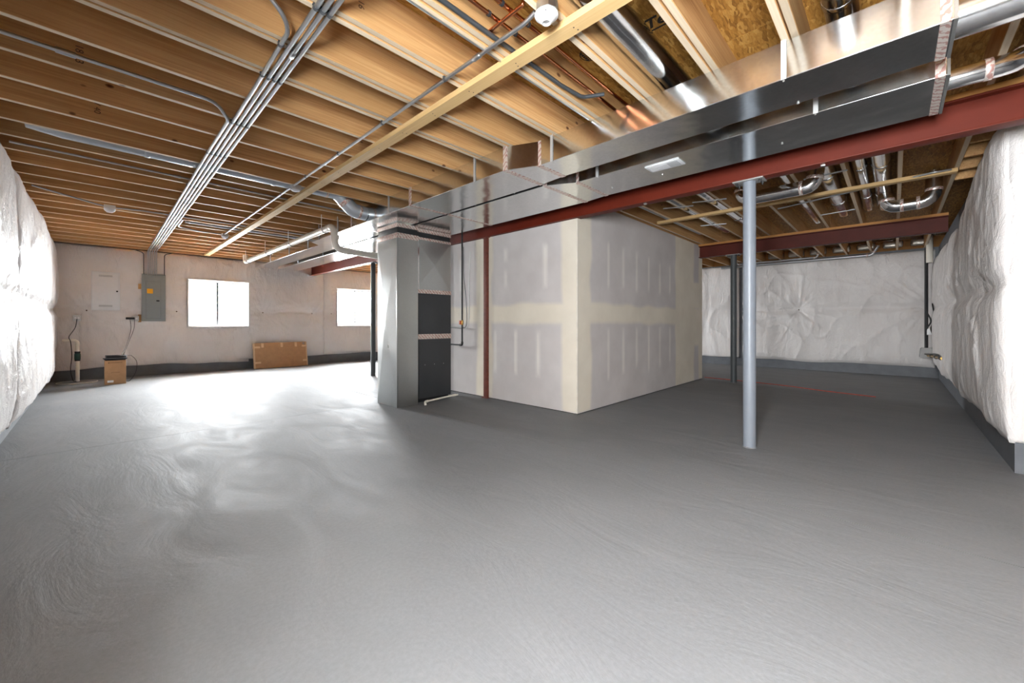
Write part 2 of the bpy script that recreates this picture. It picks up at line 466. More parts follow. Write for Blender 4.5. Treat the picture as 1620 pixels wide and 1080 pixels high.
for (x, y, z, s_, tx) in ((-.06, 3.6164 - .0205, 2.77, .05, '0 18 53'), (.02, 4.0228 - .0205 + .4064, 2.77, .05, 'W 40'), (.95, 1.979, 2.78, .045, 'HT 16')):
    text_mesh('joist_stamp', tx, s_, 'print_stamp', ceil, on_joist(x, y, z), 0, 0, .0004)

# ------------------------------------------------------------------ walls
def wall(name, boxes, label):
    b = B()
    for d in boxes: box(b, *d)
    return struct(name, b, 'kerb_paint', label)
wl = wall('wall_left', [(LEFT - .2, LEFT, ADDED_WIN[1], BACK, 0, Z0), (LEFT - .2, LEFT, SOUTH, ADDED_WIN[0], 0, Z0), (LEFT - .2, LEFT, ADDED_WIN[0], ADDED_WIN[1], ADDED_WIN[3], Z0), (LEFT - .2, LEFT, ADDED_WIN[0], ADDED_WIN[1], 0, ADDED_WIN[2])], 'left foundation wall hung with white insulation blanket')
xs = [LEFT - .2] + [v for w in WINS for v in w[:2]] + [FAR + .2]
bx = [(xs[k], xs[k + 1], BACK, BACK + .2, 0, Z0) for k in range(0, len(xs), 2)]
for (a, b_, c, d) in WINS: bx += [(a, b_, BACK, BACK + .2, 0, c), (a, b_, BACK, BACK + .2, d, Z0)]
wb = wall('wall_back', bx, 'foundation wall with the windows, hung with white insulation blanket')
wr = wall('wall_right', [(CX, FAR + .2, RIGHT - .2, RIGHT, 0, Z0), (CX, CX + .2, SOUTH, RIGHT - .2, 0, Z0)], 'right foundation wall with its outside corner, hung with white blanket')
wf = wall('wall_far', [(FAR, FAR + .2, RIGHT, BACK, 0, Z0)], 'far foundation wall beyond the second beam, hung with white blanket')
ws_ = wall('wall_behind', [(LEFT - .2, CX + .2, SOUTH - .2, SOUTH, 0, Z0)], 'plain foundation wall behind the viewpoint')

def blanket(parent, org, ud, nd, u0, u1, hem, top, pins, seed, bulge=.10, seam=1.36, holes=(), hemth=.025, step=.028, rad=.55, amp=.020):
    """quilted insulation blanket: grid in (u, z), pushed out along nd, pinned at fasteners"""
    us = set(np.round(np.linspace(u0, u1, max(2, int((u1 - u0) / step))), 4)); vs = set(np.round(np.linspace(0, 1, int(2.4 / step)), 4))
    us = np.array(sorted(us))
    for (a, b_, c, d) in holes:
        for e in (a, b_): us[np.argmin(abs(us - e))] = e
    vs = np.array(sorted(vs)); nu, nv = len(us), len(vs)
    hm = np.array([hem(u) for u in us]); tp = np.array([top(u) for u in us])
    U = np.repeat(us[:, None], nv, 1); V = hm[:, None] + vs[None, :] * (tp - hm)[:, None]
    for (a, b_, c, d) in holes:
        for e in (c, d):
            col = np.argmin(abs(V[nu // 2] - e)); V[:, col] = np.where((us > a - .4) & (us < b_ + .4), e, V[:, col])
    s1 = lambda d, w: 1 - np.exp(-np.clip(d, 0, None) / w)
    e_b = s1(V - hm[:, None], .09); e_t = s1(tp[:, None] - V, .09); e_s = 1 - .42 * np.exp(-((V - seam) / .09) ** 2)
    e_u = s1(U - u0, .07) * s1(u1 - U, .07)
    H = bulge * (.35 + .65 * e_b * e_t) * e_s * (.4 + .6 * e_u)
    H *= .85 + .3 * vnoise(U * .9, V * .7, seed)
    wr_ = np.zeros_like(H)
    for q, (pu, pv) in enumerate(pins):
        du, dv = U - pu, V - pv; d = np.hypot(du, dv); th = np.arctan2(dv, du)
        H *= 1 - .9 * np.exp(-(d / .17) ** 2)
        jag = vnoise(th * 2.2 + 9, d * 1.6 + q * 7, seed + 5) * 4.0
        for k, am in ((9 + (q * 3) % 4, 1.0), (17 + q % 3, .55)):
            fold = (1 - np.abs(np.sin(th * k / 2 + jag + q))) ** 1.8
            reach = rad * (.25 + 1.1 * vnoise(th * k * .32 + 3, th * 0 + q * 5 + k, seed + 2))
            wr_ += amp * am * fold * np.exp(-(d / reach) ** 1.5) * s1(d, .06)
    for (a, b_, c, d) in holes:
        dx = np.maximum(np.maximum(a - U, U - b_), 0); dz = np.maximum(np.maximum(c - V, V - d), 0); dd = np.hypot(dx, dz)
        H = H * s1(dd, .10) + .03 * np.exp(-dd / .1)
        wr_ += amp * .8 * np.exp(-dd / .22) * (np.abs(np.sin(np.where(dx > dz, V, U) * 24 + 4 * vnoise(U * 6, V * 6, seed))) - .5)
    drape = (vnoise(U * 5 + 1.5 * vnoise(U * 1.2, V * 2, seed + 8), V * 1.1, seed + 3) - .5) * .022 + (vnoise(U * 13, V * 3.2 + U, seed + 4) - .5) * .010
    rdg = 1 - np.abs(2 * vnoise(U * 2.6 + V * .8, V * 1.5 - U * .5, seed + 11) - 1)
    rd2 = 1 - np.abs(2 * vnoise(U * 4.5 - V * 2.2, V * 2.4 + U * 1.6, seed + 13) - 1)
    H = np.maximum(H + wr_ + drape * (.4 + .6 * e_b) + .016 * rdg ** 8 + .006 * rd2 ** 9, .006)
    H[:, 0] = hemth + .008 * vnoise(us * 8, us * 0, seed); H[:, 1] = H[:, 0] + .006
    o_, u_, n_ = np.array(org), np.array(ud), np.array(nd)
    P = o_ + U[..., None] * u_ + V[..., None] * np.array([0, 0, 1.0]) + H[..., None] * n_
    b = B(); VV = [[b.verts.new(P[i, j]) for j in range(nv)] for i in range(nu)]
    for i in range(nu - 1):
        for j in range(nv - 1):
            cu, cv = (us[i] + us[i + 1]) / 2, (V[i, j] + V[i, j + 1]) / 2
            if any(a < cu < b_ and c < cv < d for (a, b_, c, d) in holes): continue
            b.faces.new((VV[i][j], VV[i + 1][j], VV[i + 1][j + 1], VV[i][j + 1]))
    loose = [v for v in b.verts if not v.link_faces]; bmesh.ops.delete(b, geom=loose, context='VERTS')
    edges = [e for e in b.edges if len(e.link_faces) == 1]
    ex = bmesh.ops.extrude_edge_only(b, edges=edges)
    O = Vector(org); N = Vector(nd)
    for v in [g for g in ex['geom'] if isinstance(g, bmesh.types.BMVert)]:
        v.co -= N * ((v.co - O).dot(N) - .002)
    ob = obj('insulation_blanket', b, 'blanket_film', parent, True)
    pb = B()
    for (pu, pv) in pins:
        if u0 + .1 < pu < u1 - .1:
            i = int(np.argmin(abs(us - pu))); j = int(np.argmin(abs(V[i] - pv)))
            lathe(pb, [(.003, 0), (.014, .001), (.012, .004), (.004, .006)], P[i, j], nd, 10)
    if len(pb.verts): obj('fastener', pb, 'print_brown', ob, True)
    else: pb.free()
    return ob
def hemf(z, a, seed): return lambda u: z + a * (vnoise(np.array([u * 1.3]), np.array([0.5]), seed)[0] - .5) * 2 + a * .3 * math.sin(u * 5 + seed)
flat = lambda z: (lambda u: z)
# left wall, in rolls along Y
for k, (a, b_, bl) in enumerate(((SOUTH + .05, -.60, .07), (.45, 3.0, .08), (3.005, 6.1, .085), (6.105, BACK - .03, .12))):
    pins = [(y, 1.36 + .03 * math.sin(y * 3)) for y in (-2.6, 1.8, 3.4, 4.55, 5.5, 7.0, 8.7, 10.3) if a - .3 < y < b_ + .3]
    blanket(wl, (LEFT, 0, 0), (0, 1, 0), (1, 0, 0), a, b_, hemf(.13, .03, 3 + k), flat(2.63), pins, 20 + k, bl, 1.36, amp=.022)
# back wall
cuts = [(LEFT + .01, 2.27), (2.275, 4.40), (4.405, 7.4), (7.405, FAR)]
for k, (a, b_) in enumerate(cuts):
    pins = [(x, 1.37) for x in (-.1, 1.28, 2.94, 4.1, 4.62, 6.1, 7.2, 8.4, 11.2) if a - .25 < x < b_ + .25]
    hz = {0: lambda u: .205 + .03 * math.sin(u * 1.6 + .6) + .008 * math.sin(u * 7), 1: hemf(.235, .012, 9), 2: hemf(.24, .015, 11), 3: hemf(.22, .02, 12)}[k]
    blanket(wb, (0, BACK, 0), (1, 0, 0), (0, -1, 0), a, b_, hz, flat(2.63), pins, 40 + k, .075, 1.40, [w for w in WINS if w[0] < b_ and w[1] > a], step=.024, amp=.024, rad=.7)
# right wall along X and round its outside corner
def rtop(u):
    if u < 6.0: return 2.64
    if u < 7.2: return 2.64 - .30 * (u - 6.0) / 1.2
    if u < 9.5: return 2.34 + .06 * math.sin(u * 4)
    return 2.40
blanket(wr, (0, RIGHT, 0), (1, 0, 0), (0, 1, 0), CX - .03, 11.6, lambda u: .235 + .02 * math.sin(u * 2.4) + .01 * math.sin(u * 7), rtop, [(5.5, 1.40), (6.9, 1.42), (8.2, 1.43), (9.9, 1.43)], 60, .10, 1.41, amp=.026)
blanket(wr, (CX, 0, 0), (0, 1, 0), (-1, 0, 0), SOUTH, RIGHT + .03, hemf(.235, .012, 15), flat(2.63), [(-1.6, 1.4), (-3.0, 1.4)], 61, .07, 1.40)
# far wall
blanket(wf, (FAR, 0, 0), (0, 1, 0), (-1, 0, 0), RIGHT + .05, 2.86, hemf(.21, .02, 17), lambda u: 2.60 + .012 * u, [(1.66, 1.44), (-.5, 1.42), (3.1, 1.44)], 70, .10, 1.45, amp=.032, rad=.8, step=.022)
blanket(wf, (FAR, 0, 0), (0, 1, 0), (-1, 0, 0), 2.95, 8.0, hemf(.21, .015, 18), flat(2.62), [(4.2, 1.44), (5.9, 1.44)], 71, .07, 1.45)

# ------------------------------------------------------------------ partition room
PX, PY, PX1, PY1 = 4.05, 2.775, 8.40, 6.3
ZP = 2.385
BF_X = 4.005
b = B(); box(b, PX + .0135, PX + .06, PY + .0135, 4.345, 0, ZP - .004); box(b, PX + .0135, PX + .06, 4.44, PY1, 0, ZP - .004); box(b, PX + .06, PX1, PY + .0135, PY1, 0, ZP - .004)
wp = struct('wall_partition', b, 'drywall_board', 'free-standing drywall enclosure under the steel beam')
PAPER, MUD, MUD2 = np.array((204, 198, 196.)), np.array((229, 220, 203.)), np.array((236, 231, 224.))
def board(name, axis, fixed, a0, a1, z0, z1, bands, streaks, flip, th=.0127):
    """one drywall board face; joint compound coverage is painted into the board's colour attribute"""
    nu, nz = int((a1 - a0) / .03) + 2, int((z1 - z0) / .03) + 2
    us, zs = np.linspace(a0, a1, nu), np.linspace(z0, z1, nz)
    U, V = np.meshgrid(us, zs, indexing='ij')
    wob = (vnoise(U * 3, V * 3, 3) - .5) * .05
    mud = np.zeros_like(U)
    for (ua, ub, va, vb) in bands:
        d = np.minimum(np.minimum(U - ua, ub - U), np.minimum(V - va, vb - V)) + wob
        mud = np.maximum(mud, np.clip(.5 + d / .05, 0, 1))
    st = np.zeros_like(U)
    for (uc, va, vb, w) in streaks:
        d = np.minimum(w - abs(U - uc), np.minimum(V - va, vb - V) * .35) + wob * .3
        st = np.maximum(st, np.clip(.5 + d / .03, 0, 1) * (.55 + .45 * vnoise(U * 0 + uc * 9, V * 3, 5)))
    tone = (vnoise(U * 2.2, V * 1.6, 8) - .5) * 10
    C = PAPER + (MUD - PAPER) * mud[..., None]; C = C + (MUD2 - C) * (st * 1.0)[..., None] + tone[..., None]
    # trowelled halo at the edge of the compound
    b = B()
    def P(u, v, o): return (fixed + o, u, v) if axis == 'x' else (u, fixed + o, v)
    VV = [[b.verts.new(P(us[i], zs[j], 0)) for j in range(nz)] for i in range(nu)]
    for i in range(nu - 1):
        for j in range(nz - 1): b.faces.new((VV[i][j], VV[i + 1][j], VV[i + 1][j + 1], VV[i][j + 1]))
    ex = bmesh.ops.extrude_edge_only(b, edges=[e for e in b.edges if len(e.link_faces) == 1])
    for v in [g for g in ex['geom'] if isinstance(g, bmesh.types.BMVert)]:
        if axis == 'x': v.co.x += th
        else: v.co.y += th
    b.verts.index_update(); n = nu * nz; tot = len(b.verts)
    bmesh.ops.recalc_face_normals(b, faces=b.faces[:])
    me = bpy.data.meshes.new(name); b.to_mesh(me); b.free(); me.materials.append(M['drywall_board'])
    at = me.color_attributes.new('board_colour', 'FLOAT_COLOR', 'POINT')
    arr = np.ones((tot, 4), np.float32); c8 = np.clip(C, 0, 255) / 255.
    arr[:, :3] = ((PAPER / 255. + .055) / 1.055) ** 2.4
    arr[:n, :3] = (((c8 + .055) / 1.055) ** 2.4).reshape(-1, 3)
    at.data.foreach_set('color', arr.ravel())
    return link(bpy.data.objects.new(name, me), wp)
SEAM = (1.10, 1.37)
fr_st = [(PY + .62 + .4064 * k, a, c, .026) for k in range(3) for (a, c) in ((.42, 1.0),)] + [(PY + .50, 1.58, 2.12, .03), (PY + 1.22, 1.62, 1.85, .03), (PY + 1.22, 2.0, 2.15, .03)]
board('drywall_panel', 'x', PX, PY, 4.345, .012, ZP - .004, [(PY - .1, PY + .24, 0, 3), (PY, 4.4, *SEAM), (4.27, 4.5, 0, 3)], fr_st, False)
board('drywall_panel', 'x', PX, 4.44, PY1, .012, ZP - .004, [(4.3, 4.62, 0, 3), (4.4, PY1, *SEAM), (5.3, 5.6, 0, 3)], [(5.0, 1.6, 2.1, .03)], False)
sd_st = [(4.78 + .4064 * k, 1.60 + .03 * (k % 2), 2.18 - .02 * k, .026) for k in range(6)] + [(4.78 + .4064 * k, .36 + .05 * (k % 3), 1.03, .028) for k in range(6)]
SB = [(PX - .1, PX + .30, 0, 3), (PX, PX1, *SEAM), (7.05, 7.95, 0, 3), (8.2, 8.6, .0, 3), (7.9, 8.3, .7, 1.15), (7.9, 8.3, 1.4, 1.9)]
board('drywall_panel', 'y', PY, PX, PX1, .012, ZP - .004, SB, sd_st, False)
board('drywall_panel', 'y', PY, BF_X + .14, PX1, ZP - .004, Z0 - .012, SB, sd_st, False)
mbox('corner_bead', (PX - .002, PX + .016, PY - .002, PY + .016, .012, ZP - .004), 'mud_cream', wp, .002)
mbox('top_plate', (PX + .15, 8.19, PY + .0135, PY + .09, ZP - .003, Z0 - .002), 'plate_wood_y', wp)

# red steel post in the partition front
t_ = thing('steel_post', 'slim rusty red steel post set between drywall boards beside the furnace', 'post', (PX - .02, 4.392, 0))
mbox('shaft', (PX - .03, PX + .05, 4.352, 4.432, .01, ZP - .01), 'post_red', t_, .006)
mbox('base_plate', (PX - .05, PX + .06, 4.33, 4.455, 0, .012), 'post_red', t_, .002)
mbox('cap_plate', (PX - .045, PX + .06, 4.32, 4.465, ZP - .012, ZP), 'post_red', t_, .002)

# ------------------------------------------------------------------ steel beams and columns
def ibeam(name, label, xf, y0, y1, z0, depth, fw, mat, plate, bolts=()):
    t = thing(name, label, 'beam', (xf + fw / 2, (y0 + y1) / 2, z0)); xc = xf + fw / 2; ft, wt = .014, .008
    mbox('bottom_flange', (xf, xf + fw, y0, y1, z0, z0 + ft), mat, t, .002)
    mbox('top_flange', (xf, xf + fw, y0, y1, z0 + depth - ft, z0 + depth), mat, t, .002)
    mbox('web', (xc - wt / 2, xc + wt / 2, y0, y1, z0 + ft, z0 + depth - ft), mat, t)
    mbox('nailer_plate', (xf - .002, xf + fw + .002, y0, y1, z0 + depth, Z0 - .001), plate, t)
    return t
BF = 4.005
beam1 = ibeam('steel_beam', 'long red steel I-beam running above the drywall enclosure and the front column', BF, SOUTH + .02, BACK - .1, ZP, .228, .125, 'beam_red', 'plate_wood_y')
mbox('pocket_pad', (BF - .03, BF + .16, BACK - .14, BACK - .02, ZP - .02, ZP + .02), 'white_enamel', beam1)
for y in (1.9, .4): mbox('bolt', (BF + .04, BF + .07, y, y + .03, ZP - .012, ZP), 'zinc_screw', beam1, .003)
beam2 = ibeam('steel_beam', 'darker red steel I-beam beyond the enclosure, in front of the far wall', 8.20, RIGHT + .10, PY + .3, ZP + .005, .222, .125, 'beam_dark_red', 'plate_wood_y')
def column(label, x, y, r, mat, top, square=False):
    t = thing('steel_column', label, 'column', (x, y, 0), None)
    if square: mbox('shaft', (x - r, x + r, y - r, y + r, .0, top - .012), mat, t, .006)
    else: mtube('shaft', [(x, y, 0), (x, y, top - .01)], r, mat, t, 28)
    mbox('cap_plate', (x - .075, x + .075, y - .12, y + .12, top - .012, top - .001), 'meter_grey', t, .002)
    for sx in (-1, 1):
        for sy in (-1, 1):
            b = B(); lathe(b, [(.011, 0), (.011, .014), (.006, .014), (.006, .03)], (x + sx * .045, y + sy * .092, top - .013), (0, 0, -1), 6); obj('bolt', b, 'pipe_iron', t)
    b = B(); lathe(b, [(r + .006, 0), (r + .004, .004), (r, .008)], (x, y, 0), (0, 0, 1), 24); obj('grout_ring', b, 'floor_paint', t, True)
    return t
column('light grey round steel column under the red beam, nearest the viewer', BF + .063, .94, .051, 'column_grey', ZP)
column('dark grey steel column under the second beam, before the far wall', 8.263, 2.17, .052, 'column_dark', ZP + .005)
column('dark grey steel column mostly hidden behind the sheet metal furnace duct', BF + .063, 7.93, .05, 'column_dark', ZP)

# ------------------------------------------------------------------ windows
for wi, (a, b_, c, d) in enumerate(WINS):
    yi = BACK - .085
    b = B()
    for q in ((a, a + .02, c, d), (b_ - .02, b_, c, d), (a + .02, b_ - .02, c, c + .02), (a + .02, b_ - .02, d - .02, d)): box(b, q[0], q[1], yi, BACK + .2, q[2], q[3])
    w = struct('window_%d' % (wi + 1), b, 'white_plastic', ['white sliding window between the grey electrical panel and the ducts', 'white sliding window partly hidden behind the furnace duct', 'white sliding window hidden behind the drywall enclosure'][wi])
    y0, y1 = BACK + .02, BACK + .085; m = (a + b_) / 2 - .03
    def frame(name, x0, x1, z0, z1, f, ya, yb, mat='white_plastic', par=w):
        b = B()
        for q in ((x0, x0 + f, z0, z1), (x1 - f, x1, z0, z1), (x0 + f, x1 - f, z0, z0 + f), (x0 + f, x1 - f, z1 - f, z1)): box(b, q[0], q[1], ya, yb, q[2], q[3])
        return obj(name, b, mat, par)
    frame('window_frame', a + .02, b_ - .02, c + .02, d - .02, .035, y0, y1)
    s1_ = frame('sash', a + .055, m + .02, c + .055, d - .055, .025, y0 + .035, y0 + .06)
    s2_ = frame('sash', m - .01, b_ - .055, c + .055, d - .055, .025, y0 + .005, y0 + .03)
    mbox('meeting_rail', (m - .020, m + .024, y0 - .004, y0 + .004, c + .06, d - .06), 'cable_grey', w)
    mbox('pane', (a + .075, m, y0 + .046, y0 + .05, c + .075, d - .075), 'window_glass', s1_)
    mbox('pane', (m + .01, b_ - .075, y0 + .016, y0 + .02, c + .075, d - .075), 'window_glass', s2_)
    for z in ((c + d) / 2 - .2, (c + d) / 2 + .25): mbox('latch', (m - .022, m - .012, y0 - .012, y0 + .004, z, z + .05), 'meter_grey', w, .003)
    if wi < 2: mbox('pane_sticker', (a + .10, a + .18, y0 + .040, y0 + .0455, c + .08, c + .16), 'cable_white', s1_)
    # egress well outside: ribbed shell open to the sky
    t_ = thing('window_well', ['ribbed white window well outside the left window', 'ribbed white window well outside the window behind the furnace duct', 'ribbed white window well outside the hidden window'][wi], 'window well', ((a + b_) / 2, BACK + .2, .7))
    b = B(); n = 8; prof = []
    for k in range(n * 4 + 1):
        z = .7 + k * (1.50 - .7) / (n * 4); prof.append((z, .018 * math.sin(k * PI / 2)))
    path = [(a - .12, BACK + .2), (a - .12, BACK + 1.05), (a + .15, BACK + 1.45), (b_ - .15, BACK + 1.45), (b_ + .12, BACK + 1.05), (b_ + .12, BACK + .2)]
    V = [[b.verts.new((x, y + (o_ if 1 <= i <= 4 else 0), z)) for i, (x, y) in enumerate(path)] for z, o_ in prof]
    V2 = [[b.verts.new((v.co.x + (-.03 if i < 3 else .03), v.co.y + .03, v.co.z)) for i, v in enumerate(row)] for row in V]
    for k in range(len(V) - 1):
        for i in range(5):
            b.faces.new((V[k][i], V[k][i + 1], V[k + 1][i + 1], V[k + 1][i])); b.faces.new((V2[k][i], V2[k + 1][i], V2[k + 1][i + 1], V2[k][i + 1]))
    for i in range(5): b.faces.new((V[-1][i], V[-1][i + 1], V2[-1][i + 1], V2[-1][i])); b.faces.new((V[0][i], V2[0][i], V2[0][i + 1], V[0][i + 1]))
    obj('shell', b, 'well_white', t_)
    mbox('gravel_bed', (a - .12, b_ + .12, BACK + .2, BACK + 1.45, .6, .72), 'well_white', t_)
# added window in the left wall, out of view, letting in fill light
b = B(); y0, y1, z0, z1 = ADDED_WIN
for q in ((y0, y0 + .06, z0, z1), (y1 - .06, y1, z0, z1), (y0 + .06, y1 - .06, z0, z0 + .06), (y0 + .06, y1 - .06, z1 - .06, z1), ((y0 + y1) / 2 - .04, (y0 + y1) / 2 + .04, z0 + .06, z1 - .06)): box(b, LEFT - .14, LEFT - .05, q[0], q[1], q[2], q[3])
dd = struct('window_4', b, 'white_plastic', 'added white framed window, unseen beside the viewpoint, for fill light')
for s_ in (0, 1): mbox('pane', (LEFT - .1, LEFT - .094, y0 + .06 + s_ * ((y1 - y0) / 2 - .02), (y0 + y1) / 2 - .04 + s_ * ((y1 - y0) / 2 - .02), z0 + .06, z1 - .06), 'window_glass', dd)

# ------------------------------------------------------------------ trunk ducts
ZB, ZT = 2.44, 2.645
def loft(name, secs, mat, parent, bev=.003):
    """closed rectangular sleeve through sections (y, x0, x1, z0, z1)"""
    b = B(); rings = []
    for (y, x0, x1, z0, z1) in secs: rings.append([b.verts.new(p) for p in ((x0, y, z0), (x1, y, z0), (x1, y, z1), (x0, y, z1))])
    for a, c in zip(rings, rings[1:]):
        for i in range(4): b.faces.new((a[i], a[(i + 1) % 4], c[(i + 1) % 4], c[i]))
    b.faces.new(rings[0][::-1]); b.faces.new(rings[-1])
    if bev: bmesh.ops.bevel(b, geom=[e for e in b.edges if abs(e.verts[0].co.y - e.verts[1].co.y) > .05], offset=bev, segments=2, affect='EDGES')
    return obj(name, b, mat, parent, 'auto')
def band(name, y0, y1, sec, mat, parent, g=.0035):
    x0, x1, z0, z1 = sec
    return loft(name, [(y0, x0 - g, x1 + g, z0 - g, z1 + g * .4), (y1, x0 - g, x1 + g, z0 - g, z1 + g * .4)], mat, parent, 0)
def trunk(label, secs, taps, name='trunk_duct'):
    """secs: list of (y0, (x0,x1), y1, (x0,x1)) pieces; consecutive pieces meet in a cleat with printed tape"""
    t = thing(name, label, 'duct', (secs[0][1][0], secs[0][0], ZB))
    for (y0, a, y1, c) in secs:
        loft('transition' if a != c else 'duct_section', [(y0, a[0], a[1], ZB, ZT), (y1, c[0], c[1], ZB, ZT)], 'galvanised', t)
    for (y, w, sec) in taps: band('foil_tape', y - w, y + w, (sec[0], sec[1], ZB, ZT), 'foil_tape', t, .0032)
    return t
RS1, LS1, FS1 = (2.60, 2.95), (2.476, 2.975), (2.66, 3.0)
d1 = trunk('front rectangular galvanised trunk duct with printed tape seams under the joists', [(-.19, RS1, 1.0, RS1), (1.0, RS1, 2.17, RS1), (2.17, RS1, 2.45, LS1), (2.45, LS1, 3.96, LS1), (3.96, LS1, 5.45, LS1), (5.45, LS1, 6.93, LS1), (6.93, LS1, 7.12, FS1), (7.12, FS1, 9.0, FS1), (9.0, FS1, 11.0, FS1)],
    [(-.165, .018, RS1), (2.17, .022, RS1), (2.45, .022, LS1), (3.96, .022, LS1), (5.45, .018, LS1)])
RS2, LS2, FS2 = (3.16, 3.70), (3.02, 3.74), (3.15, 3.6)
d2 = trunk('rear rectangular galvanised trunk duct with a white register, running beside the red beam', [(-.205, RS2, 2.17, RS2), (2.17, RS2, 2.45, LS2), (2.45, LS2, 3.96, LS2), (3.96, LS2, 7.2, LS2), (7.2, LS2, 7.4, FS2), (7.4, FS2, 11.0, FS2)],
    [(-.18, .02, RS2), (2.17, .02, RS2), (2.45, .022, LS2), (3.96, .022, LS2)])
for i, (t_, x, ys) in enumerate(((d1, 2.60, (.436, 2.033)), (d1, 2.476, (2.851, 4.434, 5.9, 6.6)), (d1, 2.66, (7.6, 8.6, 9.8)), (d2, 3.16, (.36, 1.95)), (d2, 3.15, (8.2, 9.6)))):
    for y in ys:
        top = 2.672 if t_ is d1 else ZT + .02
        h = mbox('hanger_strap', (x - .0055, x - .003, y - .013, y + .013, ZB - .004, top), 'strap_steel', t_)
        for c_, a_ in (((x - .0055, y, ZB + .012), (-1, 0, 0)), ((x - .0055, y, top - .02), (-1, 0, 0)), ((x + .02, y + .004, ZB), (0, 0, -1))):
            mlathe('screw', [(.006, 0), (.005, .003), (.001, .004)], c_, a_, 'zinc_screw', h, 8)
for t_, x, ys in ((d1, 2.965, (2.8, 3.4)), (d2, 3.52, (2.0, .6, 1.5)), (d1, 2.94, (.42,))):
    for y in ys: mlathe('screw', [(.007, 0), (.007, .006), (.003, .009)], (x, y, ZB), (0, 0, -1), 'zinc_screw', t_, 8)
# ceiling register let into the rear duct
rg_ = mbox('register', (3.252, 3.405, 1.255, 1.542, ZB - .008, ZB - .0005), 'white_enamel', d2, .003, 'white stamped steel register')
for k in range(20): mbox('louvre', (3.275, 3.382, 1.282 + k * .0125, 1.2865 + k * .0125, ZB - .0105, ZB - .0078), 'slot_grey' if k < 7 else 'white_enamel', rg_)
# flanged tape ends
for t_, sec, y in ((d1, RS1, -.19), (d2, RS2, -.205)):
    loft('end_cap', [(y - .012, sec[0] - .006, sec[1] + .006, ZB - .006, ZT + .002), (y, sec[0] - .006, sec[1] + .006, ZB - .006, ZT + .002)], 'galvanised_dull', t_, 0)

# ------------------------------------------------------------------ round pipes
def pipe(name, label, pts, r, mat='galvanised_pipe', rad=None, cat='duct', group=None, collars=(), seg=24, es=4, taper=False):
    P = fillet(pts, rad or r * 1.7, es)
    t = thing(name, label, cat, Vector(pts[0]), group)
    b = B(); tube(b, P, ([r * .25] + [r] * (len(P) - 1)) if taper else r, seg); obj('pipe', b, mat, t, 'auto')
    V = [Vector(p) for p in pts]
    # a collar and taped joint where each elbow starts
    for i in range(1, len(V) - 1):
        if (V[i] - V[i - 1]).angle(V[i + 1] - V[i]) < .4: continue
        for q in (V[i - 1], V[i + 1]):
            dd_ = (q - V[i]); L = dd_.length; dd_.normalize(); off = min((rad or r * 1.7) * 1.05, L * .47)
            c = V[i] + dd_ * off
            b = B(); tube(b, [c - dd_ * .016, c - dd_ * .013, c + dd_ * .013, c + dd_ * .016], [r + .001, r + .0035, r + .0035, r + .001], seg); obj('joint_tape', b, 'foil_tape', t, 'auto')
    for c in collars:
        c = Vector(c)
        d_ = (V[-1] - V[0]).normalized()
        b = B(); tube(b, [c - d_ * .02, c - d_ * .014, c + d_ * .014, c + d_ * .02], [r + .001, r + .005, r + .005, r + .001], seg); obj('crimp_collar', b, mat, t, 'auto')
    return t
pipe('round_duct', 'long grey round duct in the joist bay, with elbow into the front trunk', [(-.38, 5.03, 2.70), (-.18, 5.03, 2.746), (2.10, 5.03, 2.742), (2.30, 5.03, 2.56), (2.475, 5.03, 2.545)], .088, 'duct_grey_paint', .12, collars=[(.35, 5.03, 2.745), (1.40, 5.03, 2.743)], es=5, taper=True)
pipe('round_duct', 'wide shiny round duct in the joist bay beside the black panel lettering', [(1.50, 1.098, 2.775), (4.12, 1.098, 2.775)], .084)
pipe('round_duct', 'round duct with crumpled end above the front trunk duct at the top edge', [(2.2, .20, 2.775), (4.10, .20, 2.775)], .075, collars=[(2.62, .2, 2.775), (2.5, .2, 2.775)])
YD = [(2.14, .075, 'first round duct from the enclosure in the bays beyond the red beam'), (1.755, .075, 'second round duct from the enclosure in the bays beyond the red beam'),
      (.955, .07, 'round duct in the bay right behind the front column top'), (.545, .085, 'wide round duct with a dented collar, bay right of the hanging elbow pipe'),
      (.265, .055, 'narrow round duct hugging a joist left of the last wide pipe'), (.10, .075, 'last wide round duct in the bays, nearest the right wall')]
for y, r, lab in YD:
    if y == .955: pipe('round_duct', lab, [(4.3, y - .06, 2.775), (8.1, y - .06, 2.775)], .055, collars=[(6.4, y - .06, 2.775)]); continue
    pipe('round_duct', lab, [(4.14, y, 2.775), (7.72, y, 2.775), (8.0, y, 2.86)], r, rad=.1, collars=[(5.6, y, 2.775), (6.9, y, 2.775)])
pipe('vent_pipe', 'thin metal pipe between the enclosure top plate and the first joist', [(4.35, 2.52, 2.72), (7.55, 2.52, 2.72), (7.65, 2.52, 2.86)], .026, 'conduit_steel', .06, 'pipe')
pipe('elbow_duct', 'hanging round duct with elbows behind the front column top', [(5.15, 1.27, 2.86), (5.15, 1.27, 2.525), (5.13, .60, 2.525), (5.13, .58, 2.695)], .072, rad=.10)
pipe('elbow_duct', 'U-shaped round duct hanging below the joists near the right wall', [(6.72, .08, 2.70), (6.72, .06, 2.525), (6.70, -.33, 2.525), (6.70, -.33, 2.86)], .072, rad=.12)
pipe('round_duct', 'large round pipe leaving the front trunk duct end at the right edge', [(2.80, -.2, 2.545), (2.80, -1.3, 2.545)], .096)
pipe('elbow_duct', 'small round pipe with elbow leaving the rear trunk duct end above the red beam', [(3.42, -.215, 2.515), (3.43, -.47, 2.515), (3.64, -.60, 2.66), (3.66, -.62, 2.86)], .055, rad=.09)
pipe('round_duct', 'dark round duct above the small elbow pipe at the right edge', [(3.3, -.66, 2.775), (5.1, -.66, 2.775)], .075)
